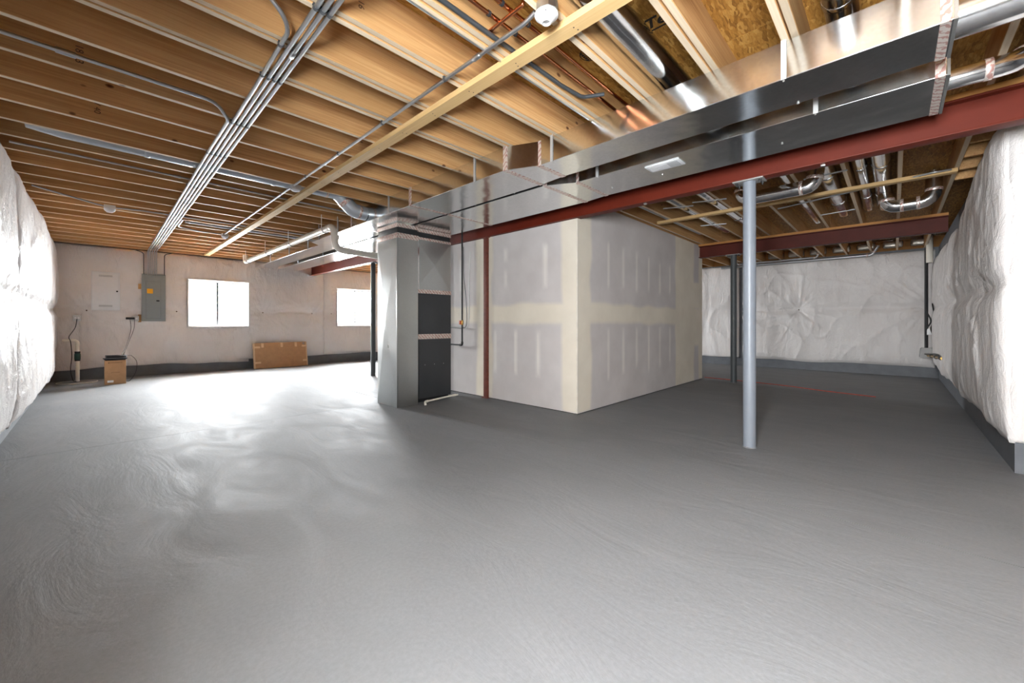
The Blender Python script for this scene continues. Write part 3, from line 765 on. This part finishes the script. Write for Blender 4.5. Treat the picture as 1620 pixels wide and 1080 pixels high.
pipe('vent_pipe', 'long grey pipe along the top of the far wall', [(11.45, 3.3, 2.56), (11.45, .35, 2.56), (11.45, .25, 2.75)], .032, 'conduit_steel', .07, 'pipe')
pipe('vent_pipe', 'short elbow pipe above the long pipe at the far wall top', [(11.3, 1.25, 2.8), (11.3, 1.25, 2.60), (11.3, 2.9, 2.60), (11.3, 2.9, 2.8)], .022, 'conduit_steel', .06, 'pipe')
pipe('vent_pipe', 'white vertical pipe stub in the far right corner above the blanket', [(11.35, -.50, 2.30), (11.35, -.50, 2.86)], .05, 'pvc_white', None, 'pipe')
for k, (x0, ya, x1, yb, where) in enumerate(((5.28, 2.24, 5.42, 1.9, 'under the first round duct near the beam'), (5.27, 1.86, 5.40, 1.5, 'under the second round duct near the beam'), (6.62, 2.21, 6.76, 1.88, 'under the first round duct past the long stud'), (7.15, .76, 7.1, .38, 'under the wide dented duct near the second beam'), (5.25, .70, 5.22, .34, 'beside the hanging elbow duct by the beam'))):
    b = B(); d_ = Vector((x1 - x0, yb - ya, 0)).normalized(); n_ = Vector((-d_.y, d_.x, 0)) * .013
    A_, C_ = Vector((x0, ya, 2.640)), Vector((x1, yb, 2.640))
    hexa(b, [A_ - n_, A_ + n_, C_ + n_, C_ - n_], [p + Vector((0, 0, .009)) for p in (A_ - n_, A_ + n_, C_ + n_, C_ - n_)])
    o = obj('hanger_bar', b, 'conduit_steel'); tag(o, 'flat metal hanger bar ' + where, 'hanger bar', 'duct hanger bars')

# ------------------------------------------------------------------ furnace and return drop
def crossbreak(name, x0, x1, y0, y1, z0, z1, mat, parent, px=0.012, py=0.012):
    """sheet metal box whose -X and -Y faces carry a pressed X"""
    b = B(); v = {}
    for i, x in enumerate((x0, x1)):
        for j, y in enumerate((y0, y1)):
            for k, z in enumerate((z0, z1)): v[i, j, k] = b.verts.new((x, y, z))
    def quad(*q): b.faces.new([v[i] for i in q])
    def pyr(q, c):
        cv = b.verts.new(c)
        for i in range(4): b.faces.new((v[q[i]], v[q[(i + 1) % 4]], cv))
    fx = ((0, 0, 0), (0, 1, 0), (0, 1, 1), (0, 0, 1)); fy = ((0, 0, 0), (1, 0, 0), (1, 0, 1), (0, 0, 1))
    (pyr(fx, (x0 - px, (y0 + y1) / 2, z0 + (z1 - z0) * .52)) if px else quad(*fx)); (pyr(fy, ((x0 + x1) / 2, y0 - py, (z0 + z1) / 2)) if py else quad(*fy))
    quad((1, 0, 0), (1, 1, 0), (1, 1, 1), (1, 0, 1)); quad((0, 1, 0), (1, 1, 0), (1, 1, 1), (0, 1, 1)); quad((0, 0, 0), (1, 0, 0), (1, 1, 0), (0, 1, 0)); quad((0, 0, 1), (1, 0, 1), (1, 1, 1), (0, 1, 1))
    return obj(name, b, mat, parent)
t_ = thing('return_duct', 'tall silver sheet metal return duct standing in front of the furnace', 'duct', (2.91, 4.96, 0))
crossbreak('casing', 2.748, 3.065, 4.705, 5.225, .0, 2.235, 'galvanised_dull', t_, .026, .0)
mbox('corner_flange', (2.744, 2.762, 4.701, 4.719, .0, 2.235), 'galvanised_dull', t_, .002)
mbox('foil_tape', (2.742, 3.070, 4.699, 5.231, 2.232, 2.30), 'foil_tape', t_, .004)
mbox('canvas_collar', (2.752, 3.060, 4.710, 5.220, 2.30, 2.375), 'canvas_black', t_, .008)
mbox('foil_tape', (2.740, 3.070, 4.697, 5.231, 2.375, 2.425), 'foil_tape', t_, .004)
mbox('collar', (2.748, 3.0, 4.705, 5.225, 2.425, ZB - .001), 'galvanised', t_)
fx0, fx1, fy0, fy1 = 3.085, 3.70, 4.80, 5.50
t_ = thing('furnace', 'dark grey upright furnace with taped silver plenum behind the return duct', 'furnace', ((fx0 + fx1) / 2, (fy0 + fy1) / 2, 0))
mbox('base', (fx0 + .03, fx1 - .03, fy0 + .03, fy1 - .03, 0, .05), 'gap_black', t_)
lo = mbox('blower_cabinet', (fx0, fx1, fy0, fy1, .05, .885), 'furnace_dark', t_, .006)
for k in range(3): mlathe('screw', [(.008, 0), (.008, .003), (.003, .005)], (3.24 + k * .16, fy0, .52), (0, -1, 0), 'zinc_screw', lo, 8)
mbox('edge_strip', (fx0 - .004, fx0 + .03, fy0 - .004, fy0 + .012, .05, .42), 'galvanised_dull', lo, .002)
mbox('access_panel', (fx0 + .07, fx1 - .02, fy0 - .004, fy0, .09, .84), 'furnace_dark', lo, .002)
mbox('foil_tape', (fx0 - .004, fx1 + .004, fy0 - .004, fy1, .885, .955), 'foil_tape', t_, .003)
up = mbox('coil_cabinet', (fx0, fx1, fy0, fy1, .955, 1.53), 'furnace_dark', t_, .006)
mbox('edge_strip', (fx0 - .003, fx0 + .05, fy0 - .003, fy0 + .004, .96, 1.525), 'furnace_dark', up, .002)
mbox('foil_tape', (fx0 - .004, fx1 + .004, fy0 - .004, fy1, 1.53, 1.585), 'foil_tape', t_, .003)
pl = crossbreak('plenum', fx0 + .005, fx1 - .005, fy0 + .004, fy1 - .005, 1.585, 2.28, 'galvanised_dull', t_, 0, .026)
mbox('corner_flange', (fx0, fx0 + .06, fy0 - .004, fy0 + .010, 1.585, 2.28), 'galvanised_pipe', pl, .003)
mbox('foil_tape', (fx0, fx1, fy0 - .003, fy1, 2.28, 2.315), 'foil_tape', t_, .003)
mbox('canvas_collar', (fx0 + .012, fx1 - .012, fy0 + .008, fy1 - .01, 2.315, 2.385), 'canvas_black', t_, .008)
mbox('foil_tape', (fx0, fx1, fy0 - .003, fy1, 2.385, ZB - .003), 'foil_tape', t_, .003)
# condensate drain on the floor
t_ = thing('drain_pipe', 'small white plastic drain pipe lying at the foot of the furnace', 'pipe', (3.1, 4.6, 0))
mtube('pipe', fillet([(3.10, 4.58, .012), (3.10, 4.60, .045), (3.60, 4.66, .055), (3.72, 4.66, .055)], .02, 4), .0125, 'pvc_white', t_)
mtube('elbow', fillet([(3.10, 4.575, .002), (3.10, 4.59, .046), (3.16, 4.605, .047)], .02, 5), .017, 'pvc_white', t_)
mtube('coupling', [(3.62, 4.66, .055), (3.68, 4.66, .055)], .017, 'pvc_white', t_)
# gas line, valve and control cable
t_ = thing('gas_pipe', 'black iron gas pipe dropping down the drywall beside the furnace', 'pipe', (3.975, 4.876, .77))
mtube('pipe', fillet([(3.975, 4.876, 2.62), (3.975, 4.876, .77), (3.975, 5.24, .77), (3.70, 5.24, .77)], .03, 5), .0125, 'pipe_iron', t_)
mtube('elbow', fillet([(3.975, 4.876, .82), (3.975, 4.876, .77), (3.975, 4.93, .77)], .025, 5), .019, 'pipe_iron', t_)
vv_ = mtube('valve', [(3.975, 4.876, 1.085), (3.975, 4.876, 1.155)], .020, 'brass', t_)
mbox('valve_handle', (3.935, 3.95, 4.868, 4.905, 1.09, 1.15), 'valve_orange', vv_, .003)
t_ = thing('control_cable', 'pale cable drooping in a loop next to the black gas pipe', 'cable', (3.98, 4.8, 1.0))
def spline(pts, n=8):
    P = [Vector(p) for p in pts]; P = [P[0] * 2 - P[1]] + P + [P[-1] * 2 - P[-2]]; out = []
    for i in range(1, len(P) - 2):
        for k in range(n):
            s_ = k / n; a, b_, c, d = P[i - 1:i + 3]
            out.append(.5 * ((2 * b_) + (c - a) * s_ + (2 * a - 5 * b_ + 4 * c - d) * s_ * s_ + (3 * b_ - a - 3 * c + d) * s_ ** 3))
    out.append(P[-2]); return out
mtube('cable', spline([(3.985, 4.855, 2.3), (3.985, 4.85, 1.85), (3.985, 4.80, 1.55), (3.985, 4.775, 1.2), (3.985, 4.80, 1.06), (3.985, 4.9, 1.03), (3.95, 5.2, 1.04), (3.70, 5.3, 1.04)]), .005, 'cable_grey', t_, 8)
mtube('cable', spline([(3.995, 4.70, 2.2), (3.995, 4.73, 1.7), (3.995, 4.735, 1.2), (3.995, 4.78, 1.05), (3.99, 4.9, 1.045), (3.95, 5.15, 1.06), (3.70, 5.25, 1.06)]), .006, 'cable_white', t_, 8)

# ------------------------------------------------------------------ plastic vent pipe along the trunk
t_ = thing('plastic_vent_pipe', 'thick white plastic vent pipe hung in loops along the trunk duct', 'pipe', (2.30, 8.0, 2.45))
pp_ = fillet([(2.30, 10.28, 2.60), (2.30, 10.28, 2.45), (2.295, 5.60, 2.45), (2.32, 5.60, 2.135), (3.42, 5.68, 2.115), (3.42, 5.50, 2.115)], .11, 7)
mtube('pipe', pp_, .0445, 'pvc_white', t_, 20)
for c, d_ in (((2.297, 7.45, 2.45), (0, 1, 0)), ((2.297, 10.1, 2.45), (0, 1, 0)), ((2.297, 5.76, 2.45), (0, 1, 0)), ((2.50, 5.613, 2.131), (1, .07, -.02)), ((2.318, 5.60, 2.30), (0, 0, 1))):
    c = Vector(c); d_ = Vector(d_) * .03; b = B(); tube(b, [c - d_, c + d_], .0495, 20); obj('coupling', b, 'pvc_white', t_, 'auto')
for y in (5.9, 7.3, 8.6, 10.0):
    h = mbox('hanger_strap', (2.243, 2.247, y - .01, y + .01, 2.45, 2.655), 'cable_white', t_)
    b = B(); tube(b, [(2.297 + .0475 * math.cos(a), y, 2.45 + .0475 * math.sin(a)) for a in [PI + k * PI / 10 for k in range(11)]], .006, 8); obj('hanger_loop', b, 'cable_grey', h, 'auto')

# ------------------------------------------------------------------ electrical conduits
def conduit(label, pts, r=.0115, rad=.1, straps=(), mat='conduit_steel', name='conduit', axis='y', group=None, couplings=()):
    t = thing(name, label, 'conduit', Vector(pts[0]), group)
    P = fillet(pts, rad, 7); mtube('tube', P, r, mat, t, 12)
    V = [Vector(p) for p in pts]
    def at(u):
        ax = 1 if axis == 'y' else 0
        for a, c in zip(V, V[1:]):
            if min(a[ax], c[ax]) <= u <= max(a[ax], c[ax]) and abs(a[ax] - c[ax]) > .2: return a + (c - a) * ((u - a[ax]) / (c[ax] - a[ax])), (c - a).normalized()
        return None
    for u in straps:
        q = at(u)
        if q: c, d_ = q; b = B(); tube(b, [c - d_ * .009, c + d_ * .009], r + .0028, 12); box(b, c.x - r - .004, c.x + r + .004, c.y - .008, c.y + .008, c.z + r * .7, c.z + r + .003); obj('strap', b, 'conduit_dark', t, 'auto')
    for u in couplings:
        q = at(u)
        if q: c, d_ = q; b = B(); tube(b, [c - d_ * .03, c - d_ * .026, c + d_ * .026, c + d_ * .03], [r + .001, r + .004, r + .004, r + .001], 12); obj('coupling', b, 'conduit_steel', t, 'auto')
    return t
ZC = 2.634
SY = [1.75, 2.02, 2.81, 3.63, 4.43, 5.66, 6.47, 7.28, 8.5, 9.3, 10.1, 10.9]
ordn = ['first', 'second', 'third', 'fourth', 'fifth']
PNY = 11.335
def cx(i, y): return .742 + .033 * (i) + .0125 * (y - 1.9)
for k, i in enumerate((2, 1, 0)):
    conduit('steel conduit in the bundle over the panel, %s counted from the right' % ordn[k], [(cx(i, -.4), -.4, ZC), (cx(i, PNY), PNY, ZC), (cx(i, PNY), PNY, 2.13)], rad=.11, straps=SY, couplings=[2.47 if i == 1 else 6.2 + .1 * i])
conduit('steel conduit bending out of the joists at top left into the bundle', [(-.45, 2.20, 2.75), (.55, 2.20, 2.74), (cx(-1, 2.3) - .005, 2.25, ZC + .01), (cx(-1, 3.0), 3.0, ZC), (cx(-1, PNY), PNY, ZC), (cx(-1, PNY), PNY, 2.13)], rad=.12, straps=[2.44] + SY[2:])
conduit('thin conduit crossing the bay at upper left with a coupling, bending into the bundle', [(-.50, 3.46, 2.672), (.60, 3.46, 2.672), (cx(-2, 3.8) + .002, 3.62, ZC), (cx(-2, 4.3), 4.3, ZC), (cx(-2, PNY), PNY, ZC), (cx(-2, PNY), PNY, 2.13)], rad=.14, straps=SY[4:])
o_ = mtube('coupling', [(-.15, 3.46, 2.672), (-.07, 3.46, 2.672)], .017, 'conduit_steel', bpy.data.objects['conduit.004'])
for x, lab in ((.725, 'bent conduit at the left edge of the grey panel top'), (1.055, 'bent conduit at the right edge of the grey panel top')):
    s_ = -1 if x < .8 else 1
    conduit(lab, [(x, PNY - .005, 2.13), (x, PNY - .005, 2.58), (x + .12 * s_, PNY - .005, 2.62)], .008, .06, mat='conduit_dark')
t_ = conduit('single conduit beside the long stud, from lamp holder towards the back wall', [(1.517, 1.29, 2.655), (1.517, 1.36, 2.634), (1.552, 8.25, 2.634)], rad=.3, straps=[2.03, 2.82, 3.62, 4.43, 5.24, 6.06, 6.9, 7.7], couplings=[1.73])
conduit('conduit in the bay below the long grey round duct', [(-.5, 5.50, 2.672), (2.46, 5.56, 2.672)], .0105, axis='x', couplings=[.62])
conduit('slanting conduit from the left wall to the white ceiling box', [(-.48, 7.05, 2.67), (.02, 7.36, 2.63), (.10, 7.40, 2.628)], .0105, .2, axis='x')
conduit('conduit leaving the white ceiling box to the right under the bundle', [(.20, 7.42, 2.628), (.45, 7.50, 2.66), (2.6, 7.54, 2.668)], .0105, .2, axis='x')
conduit('thick pale conduit crossing the bay behind the bundle', [(.98, 7.92, 2.68), (2.62, 7.97, 2.68)], .022, axis='x', couplings=[1.6])
conduit('conduit curving off the bundle to a small fitting', [(cx(3, 7.6), 7.6, ZC), (cx(3, 8.2), 8.18, ZC), (1.2, 8.30, 2.628), (1.52, 8.31, 2.625)], .0105, .12)
conduit('grey conduit bending down at its end along a doubled joist', [(.6, 1.578, 2.668), (2.12, 1.578, 2.668), (2.32, 1.55, 2.66), (2.42, 1.44, 2.68)], .0125, .1, mat='conduit_dark', axis='x')
conduit('thin wire conduit under a doubled joist left of the copper pipes', [(.6, 1.668, 2.643), (2.58, 1.668, 2.643)], .0055, axis='x')
conduit('conduit running below the far stud towards the right wall', [(6.30, 1.12, 2.632), (5.86, -.30, 2.632), (5.9, -.41, 2.64)], .0105, .05)
# fittings
def ceiling_box(name, label, c, s_, mat, cover):
    t = thing(name, label, 'electrical box', c)
    mbox('body', (c[0] - s_, c[0] + s_, c[1] - s_, c[1] + s_, c[2] - .005, c[2] + .045), mat, t, .004)
    mlathe('cover', cover, (c[0], c[1], c[2] - .004), (0, 0, -1), 'white_enamel', t, 16)
    return t
ceiling_box('ceiling_box', 'white ceiling box under the joists with conduits on both sides', (.148, 7.41, 2.60), .055, 'white_enamel', [(.055, 0), (.052, .018), (.03, .04), (.018, .042)])
ceiling_box('ceiling_box', 'small metal fitting where conduit crosses the long grey round duct', (1.56, 4.83, 2.60), .045, 'strap_steel', [(.045, 0), (.042, .012), (.02, .02)])
ceiling_box('ceiling_box', 'small dark-centred fitting at the end of the single conduit', (1.56, 8.31, 2.60), .045, 'strap_steel', [(.05, 0), (.045, .016), (.02, .035)])
t_ = thing('lamp_holder', 'white round lamp holder on a metal box beside the long stud', 'lamp holder', (1.512, 1.215, 2.6))
b = B(); lathe(b, [(.052, 0), (.052, .048)], (1.505, 1.205, 2.600), (0, 0, 1), 8); obj('metal_box', b, 'galvanised_dull', t_)
mlathe('porcelain', [(.056, 0), (.058, .004), (.056, .010), (.046, .014), (.040, .024), (.030, .036), (.024, .040), (.0225, .043), (.019, .043), (.018, .030)], (1.512, 1.215, 2.601), (0, 0, -1), 'white_enamel', t_, 32)
mlathe('socket', [(.0178, 0), (.0178, .002)], (1.512, 1.215, 2.572), (0, 0, -1), 'meter_grey', t_, 20)
for a in (.6, .6 + PI): mlathe('screw', [(.005, 0), (.004, .003)], (1.512 + .043 * math.cos(a), 1.215 + .043 * math.sin(a), 2.588), (0, 0, -1), 'pipe_iron', t_, 8)

# ------------------------------------------------------------------ copper pipes
for y, lab in ((1.525, 'copper pipe between doubled joists, the one nearer the grey conduit'), (1.428, 'copper pipe between doubled joists, the one nearer the lettered panel')):
    t_ = thing('copper_pipe', lab, 'pipe', (1.2, y, 2.72), 'copper pipes in the joist bay')
    mtube('tube', [(.5, y, 2.72), (2.9, y, 2.72)], .011, 'copper', t_, 12)
    for x in (1.42, 1.62): mtube('hanger', [(x - .008, y, 2.72), (x + .008, y, 2.72)], .0145, 'dark_rubber', t_, 12)
t_ = thing('copper_pipe', 'short copper stub crossing above the conduit beside the lamp holder', 'pipe', (1.48, 1.48, 2.695))
mtube('tube', fillet([(1.485, 1.63, 2.69), (1.48, 1.34, 2.697), (1.48, 1.33, 2.74)], .015, 4), .010, 'copper', t_, 12)
mtube('cap', [(1.4852, 1.64, 2.69), (1.485, 1.60, 2.6906)], .0125, 'copper', t_, 12)

# ------------------------------------------------------------------ loose studs screwed under the joists
def stud(label, x0, x1, y0, y1, z0, z1):
    b = B(); bbox_(b, x0, x1, y0, y1, z0, z1, .003); o = obj('lumber_stud', b, 'stud_wood_y', None, 'auto'); return tag(o, label, 'stud')
t_ = thing('lumber_stud', 'long pale stud nailed across under the joists from top right to back wall', 'stud', (1.70, 6, 2.61))
b = B(); 
hexa(b, [(1.64, -.3, 2.612), (1.728, -.3, 2.612), (1.728, -.3, 2.6495), (1.64, -.3, 2.6495)], [(1.665, 4.88, 2.612), (1.753, 4.88, 2.612), (1.753, 4.88, 2.6495), (1.665, 4.88, 2.6495)])
obj('board', b, 'stud_wood_y', t_)
b = B()
hexa(b, [(1.667, 4.883, 2.612), (1.755, 4.883, 2.612), (1.755, 4.883, 2.6495), (1.667, 4.883, 2.6495)], [(1.705, 11.1, 2.612), (1.793, 11.1, 2.612), (1.793, 11.1, 2.6495), (1.705, 11.1, 2.6495)])
obj('board', b, 'stud_wood_y', t_)
b = B()
for k, g in enumerate(GRID):
    if -.2 < g < 10.9:
        for dx in (.02, .045): lathe(b, [(.0042, 0), (.003, .0012)], (1.655 + .012 * (g / 2.6) + dx * 1.1 + .006 * math.sin(k * 5), g + .008 * math.sin(k * 3 + dx * 90), 2.612), (0, 0, -1), 6)
obj('nail_heads', b, 'pipe_iron', t_, kind='stuff')
stud('long stud nailed under the joists beyond the red beam', 5.90, 5.99, -.455, 2.60, 2.612, 2.6495)

# ------------------------------------------------------------------ back wall equipment
YF = BACK - .10
t_ = thing('breaker_panel', 'grey electrical breaker panel with orange sticker on the back wall', 'breaker panel', (.886, YF, 1.15))
mbox('body', (.696, 1.076, YF - .02, BACK - .02, 1.15, 2.145), 'panel_grey', t_, .004)
dr = mbox('door', (.765, .992, YF - .027, YF - .0205, 1.215, 1.985), 'panel_grey', t_, .003)
mbox('latch', (.925, .975, YF - .036, YF - .0275, 1.57, 1.60), 'dark_rubber', dr, .003)
mbox('sticker', (.778, .872, YF - .0285, YF - .0272, 1.735, 1.835), 'sticker_orange', dr)
mbox('door_gap', (.759, .998, YF - .0212, YF - .0202, 1.209, 1.991), 'cable_grey', t_)
t_ = thing('media_enclosure', 'white flush media cabinet with slotted door, left of the breaker panel', 'cabinet', (.17, YF, 1.36))
mbox('body', (-.03, .375, YF - .012, BACK - .02, 1.365, 2.13), 'white_enamel', t_, .008)
dr = mbox('door', (-.02, .355, YF - .028, YF - .0125, 1.375, 2.12), 'white_enamel', t_, .006)
for z in (1.435, 2.03):
    for k in range(4): mbox('vent_slot', (.075, .265, YF - .0292, YF - .0281, z + k * .010, z + k * .010 + .005), 'slot_grey', dr)
mbox('latch', (.318, .345, YF - .040, YF - .0285, 1.735, 1.762), 'pipe_iron', dr, .004)
def outlet(label, x, z, plug=True):
    t = thing('outlet_box', label, 'outlet', (x, YF, z))
    mbox('box', (x - .055, x + .055, YF - .03, BACK - .03, z - .055, z + .055), 'galvanised_dull', t, .006)
    mbox('cover', (x - .05, x + .05, YF - .034, YF - .0305, z - .05, z + .05), 'strap_steel', t, .003)
    for d_ in (-.02, .02): mlathe('receptacle', [(.016, 0), (.016, .003)], (x + d_, YF - .034, z), (0, -1, 0), 'white_plastic', t, 14)
    return t
outlet('metal outlet box low on the wall above the sump pipe', -.215, 1.21)
outlet('metal outlet box just left of the breaker panel bottom', .60, 1.205)
for z0, z1, lab in ((1.13, 1.29, 'brown wood block behind the outlet beside the breaker panel'), (1.82, 1.93, 'brown wood block by the upper left edge of the breaker panel')):
    b = B(); bbox_(b, .645, .692, YF - .0, BACK - .03, z0, z1, .003); o = obj('wood_block', b, 'joist_wood', None, 'auto'); tag(o, lab, 'wood block')
t_ = thing('plug_adapter', 'black plug adapter in the outlet beside the breaker panel', 'plug', (.52, YF - .06, 1.2))
mbox('body', (.455, .59, YF - .085, YF - .038, 1.185, 1.23), 'dark_rubber', t_, .012)
mbox('prong_face', (.575, .592, YF - .06, YF - .0375, 1.19, 1.225), 'gap_black', t_, .002)
# sump: lid, discharge pipe, couplings, cord
SXp, SYp = -.205, 11.08
t_ = thing('sump_pit_cover', 'round pale sump pit cover on the floor in the left corner', 'pit cover', (SXp, SYp, 0))
mlathe('rim', [(.27, 0), (.272, .012), (.262, .016), (.258, .010)], (SXp - .0, SYp - .02, .0), (0, 0, 1), 'pvc_white', t_, 36)
mlathe('disc', [(.255, 0), (.255, .011)], (SXp, SYp - .02, .0), (0, 0, 1), 'meter_grey', t_, 36)
t_ = thing('sump_pipe', 'white plastic sump discharge pipe with dark couplings and elbow', 'pipe', (SXp, SYp, .02))
mtube('pipe', fillet([(SXp, SYp, .017), (SXp, SYp, .79), (-.395, SYp + .02, .79)], .06, 7), .028, 'pvc_white', t_, 18)
mtube('check_valve', [(SXp, SYp, .40), (SXp, SYp, .42), (SXp, SYp, .43), (SXp, SYp, .53), (SXp, SYp, .54), (SXp, SYp, .56)], [.032, .036, .042, .042, .036, .032], 'coupling_green', t_, 18)
for z in (.40, .545): mtube('clamp', [(SXp, SYp, z), (SXp, SYp, z + .035)], .038, 'dark_rubber', t_, 18)
b = B(); tube(b, spline([(-.215, YF - .035, 1.19), (-.24, YF - .06, 1.02), (-.31, SYp - .045, .86), (-.29, SYp - .05, .76), (-.275, SYp - .05, .5), (-.29, SYp - .06, .25), (-.26, SYp - .1, .06), (-.22, SYp - .06, .022)]), .006, 8)
tag(obj('power_cord', b, 'dark_rubber', None, True), 'dark power cord from the wall outlet down beside the sump pipe', 'cord')
# carton with black things on top
t_ = thing('cardboard_box', 'upright brown cardboard box with printed lines beside the sump', 'box', (.28, 10.35, 0))
x0, x1, y0, y1, h_ = .140, .418, 10.25, 10.50, .432
mbox('body', (x0, x1, y0, y1, 0, h_), 'cardboard', t_, .003)
mbox('flap_seam', (x0 + .002, x1 - .002, (y0 + y1) / 2 - .002, (y0 + y1) / 2 + .002, h_, h_ + .0008), 'print_brown', t_)
mbox('shipping_label', (x0 + .035, x0 + .115, y0 - .0012, y0 - .0002, .035, .075), 'white_plastic', t_)
b = B()
box(b, x0 + .045, x0 + .062, y0 - .0012, y0 - .0002, h_ - .048, h_ - .034)
for k in range(12): box(b, x0 + .068 + k * .0135, x0 + .078 + k * .0135, y0 - .0012, y0 - .0002, h_ - .045, h_ - .037)
for k in range(9): box(b, x0 + .085 + k * .0125, x0 + .094 + k * .0125, y0 - .0012, y0 - .0002, h_ * .5 - .003, h_ * .5 + .003)
obj('print_lines', b, 'print_brown', t_)
t_ = thing('equipment_tray', 'flat black plastic tray with coiled cord on top of the cardboard box', 'tray', (.28, 10.36, h_))
b = B(); hexa(b, [(.155, 10.26, h_ + .001), (.405, 10.26, h_ + .001), (.405, 10.48, h_ + .001), (.155, 10.48, h_ + .001)], [(.118, 10.23, h_ + .036), (.440, 10.23, h_ + .036), (.440, 10.50, h_ + .036), (.118, 10.50, h_ + .036)]); obj('tray', b, 'dark_rubber', t_)
b = B(); coil = []
for k in range(140):
    a = k * .32; rr = .10 + .012 * math.sin(k * .21); coil.append((.29 + rr * 1.25 * math.cos(a), 10.365 + rr * .95 * math.sin(a), h_ + .045 + .0003 * k + .004 * math.sin(k * .5)))
tube(b, coil, .0065, 6); obj('coiled_cord', b, 'dark_rubber', t_, True)
for (xo, lab, sw) in ((.52, 'thin dark cord hanging from the outlet to the black tray, left strand', 0), (.585, 'thin dark cord hanging from the outlet to the black tray, right strand', 1)):
    b = B(); tube(b, spline([(xo, YF - .06, 1.185), (xo + .01 - .02 * sw, YF - .1, 1.0), (.50 - .02 * (1 - sw), 11.0, .78), (.40 + .02 * sw, 10.6, .58), (.36 + .03 * sw, 10.44, h_ + .09)]), .004, 8)
    tag(obj('power_cord', b, 'dark_rubber', None, True), lab, 'cord')
b = B(); tube(b, spline([(.40, 10.40, h_ + .075), (.50, 10.52, h_ + .06), (.58, 10.56, .36), (.56, 10.54, .16), (.48, 10.53, .02), (.44, 10.55, .006)]), .004, 8)
tag(obj('power_cord', b, 'dark_rubber', None, True), 'thin cord looping from the black tray down behind the cardboard box', 'cord')
# cardboard sheet leaning on the wall
t_ = thing('cardboard_sheet', 'wide flat cardboard carton with tape pieces leaning under the left window', 'cardboard', (3.3, 11.2, 0))
W_, H_, TH = 1.22, .63, .05
MT = Matrix.Translation((2.685, 11.165, 0.004)) @ Matrix.Rotation(math.radians(-11), 4, 'X') @ Matrix.Rotation(0, 4, 'Z')
def onsheet(name, d, mat, par=t_, bev=0):
    b = B(); (bbox_(b, *d, bev) if bev else box(b, *d)); b.transform(MT); return obj(name, b, mat, par, 'auto' if bev else False)
onsheet('carton', (0, W_, 0, TH, 0, H_), 'cardboard', t_, .004)
onsheet('carton_edge', (-.002, .03, -.0015, TH + .001, .0, H_), 'cardboard_edge'); onsheet('carton_edge', (W_ - .025, W_ + .002, -.0015, TH + .001, 0, H_), 'cardboard_edge')
for (a, c) in ((.03, .5), (.03, .12), (1.1, .5), (1.1, .12)): onsheet('packing_tape', (a, a + .12, -.0026, -.0016, c, c + .045), 'packing_tape')
for a in (.17, .6, .93): onsheet('packing_tape', (a, a + .055, -.0028, -.0008, H_ - .12, H_ - .005), 'packing_tape')
onsheet('corner_label', (W_ - .10, W_ - .05, -.003, -.0016, H_ - .06, H_ - .02), 'meter_grey')

# ------------------------------------------------------------------ far right corner and floor odds
t_ = thing('riser_cable', 'dark riser pipe with strapped cables in the far right corner', 'pipe', (11.45, -.46, .5))
mtube('pipe', [(11.45, -.46, .56), (11.45, -.46, 2.60)], .027, 'dark_rubber', t_, 14)
mtube('cable', spline([(11.41, -.46, 2.4), (11.40, -.455, 1.6), (11.39, -.46, 1.35), (11.37, -.52, 1.15), (11.39, -.45, .95), (11.40, -.46, .62)]), .012, 'dark_rubber', t_, 8)
mtube('cable', spline([(11.41, -.54, 1.5), (11.38, -.57, 1.2), (11.40, -.52, 1.0), (11.38, -.57, .8), (11.42, -.54, .6)]), .010, 'pipe_iron', t_, 8)
mbox('tag', (11.40, 11.412, -.535, -.465, .88, 1.0), 'white_plastic', t_, .002)
b = B(); hexa(b, [(11.36, -.56, .42), (11.56, -.56, .42), (11.56, -.36, .42), (11.36, -.36, .42)], [(11.38, -.54, .62), (11.54, -.54, .62), (11.54, -.38, .62), (11.38, -.38, .62)])
bmesh.ops.bevel(b, geom=b.edges[:], offset=.012, segments=2, affect='EDGES'); obj('meter_box', b, 'meter_grey', t_, 'auto')
t_ = thing('brass_pipe', 'brassy horizontal pipe from the grey corner box into the right wall', 'pipe', (10, -.52, .5))
mtube('pipe', [(11.40, -.48, .47), (9.2, -.545, .555)], .022, 'brass', t_, 14)
mtube('cable', spline([(11.38, -.44, .50), (10.6, -.47, .545), (9.8, -.50, .585), (9.2, -.52, .575)]), .012, 'pipe_iron', t_, 8)
for k in (.3, .62, .9): c = Vector((11.40, -.48, .47)).lerp(Vector((9.2, -.545, .555)), k); mtube('coupling', [c + Vector((.06, 0, 0)), c - Vector((.06, 0, 0))], .030, 'pipe_iron', t_, 14)
b = B(); tube(b, spline([(8.62, 2.80, .006), (8.58, 2.2, .006), (8.46, 1.42, .006), (8.25, .86, .006), (8.10, .2, .006)]), .006, 8)
tag(obj('extension_cord', b, 'cord_red', None, True), 'thin reddish cord lying across the floor behind the front column', 'cord')
for k in range(16):
    y = -.35 + k * .2032 * 1.0
b = B()
for k in range(9): bbox_(b, 11.60, 11.74, -.55 + k * .42, -.24 + k * .42, 2.70, 2.84, .04, 3)
obj('foil_batt', b, 'sill_foil', ceil, 'auto')
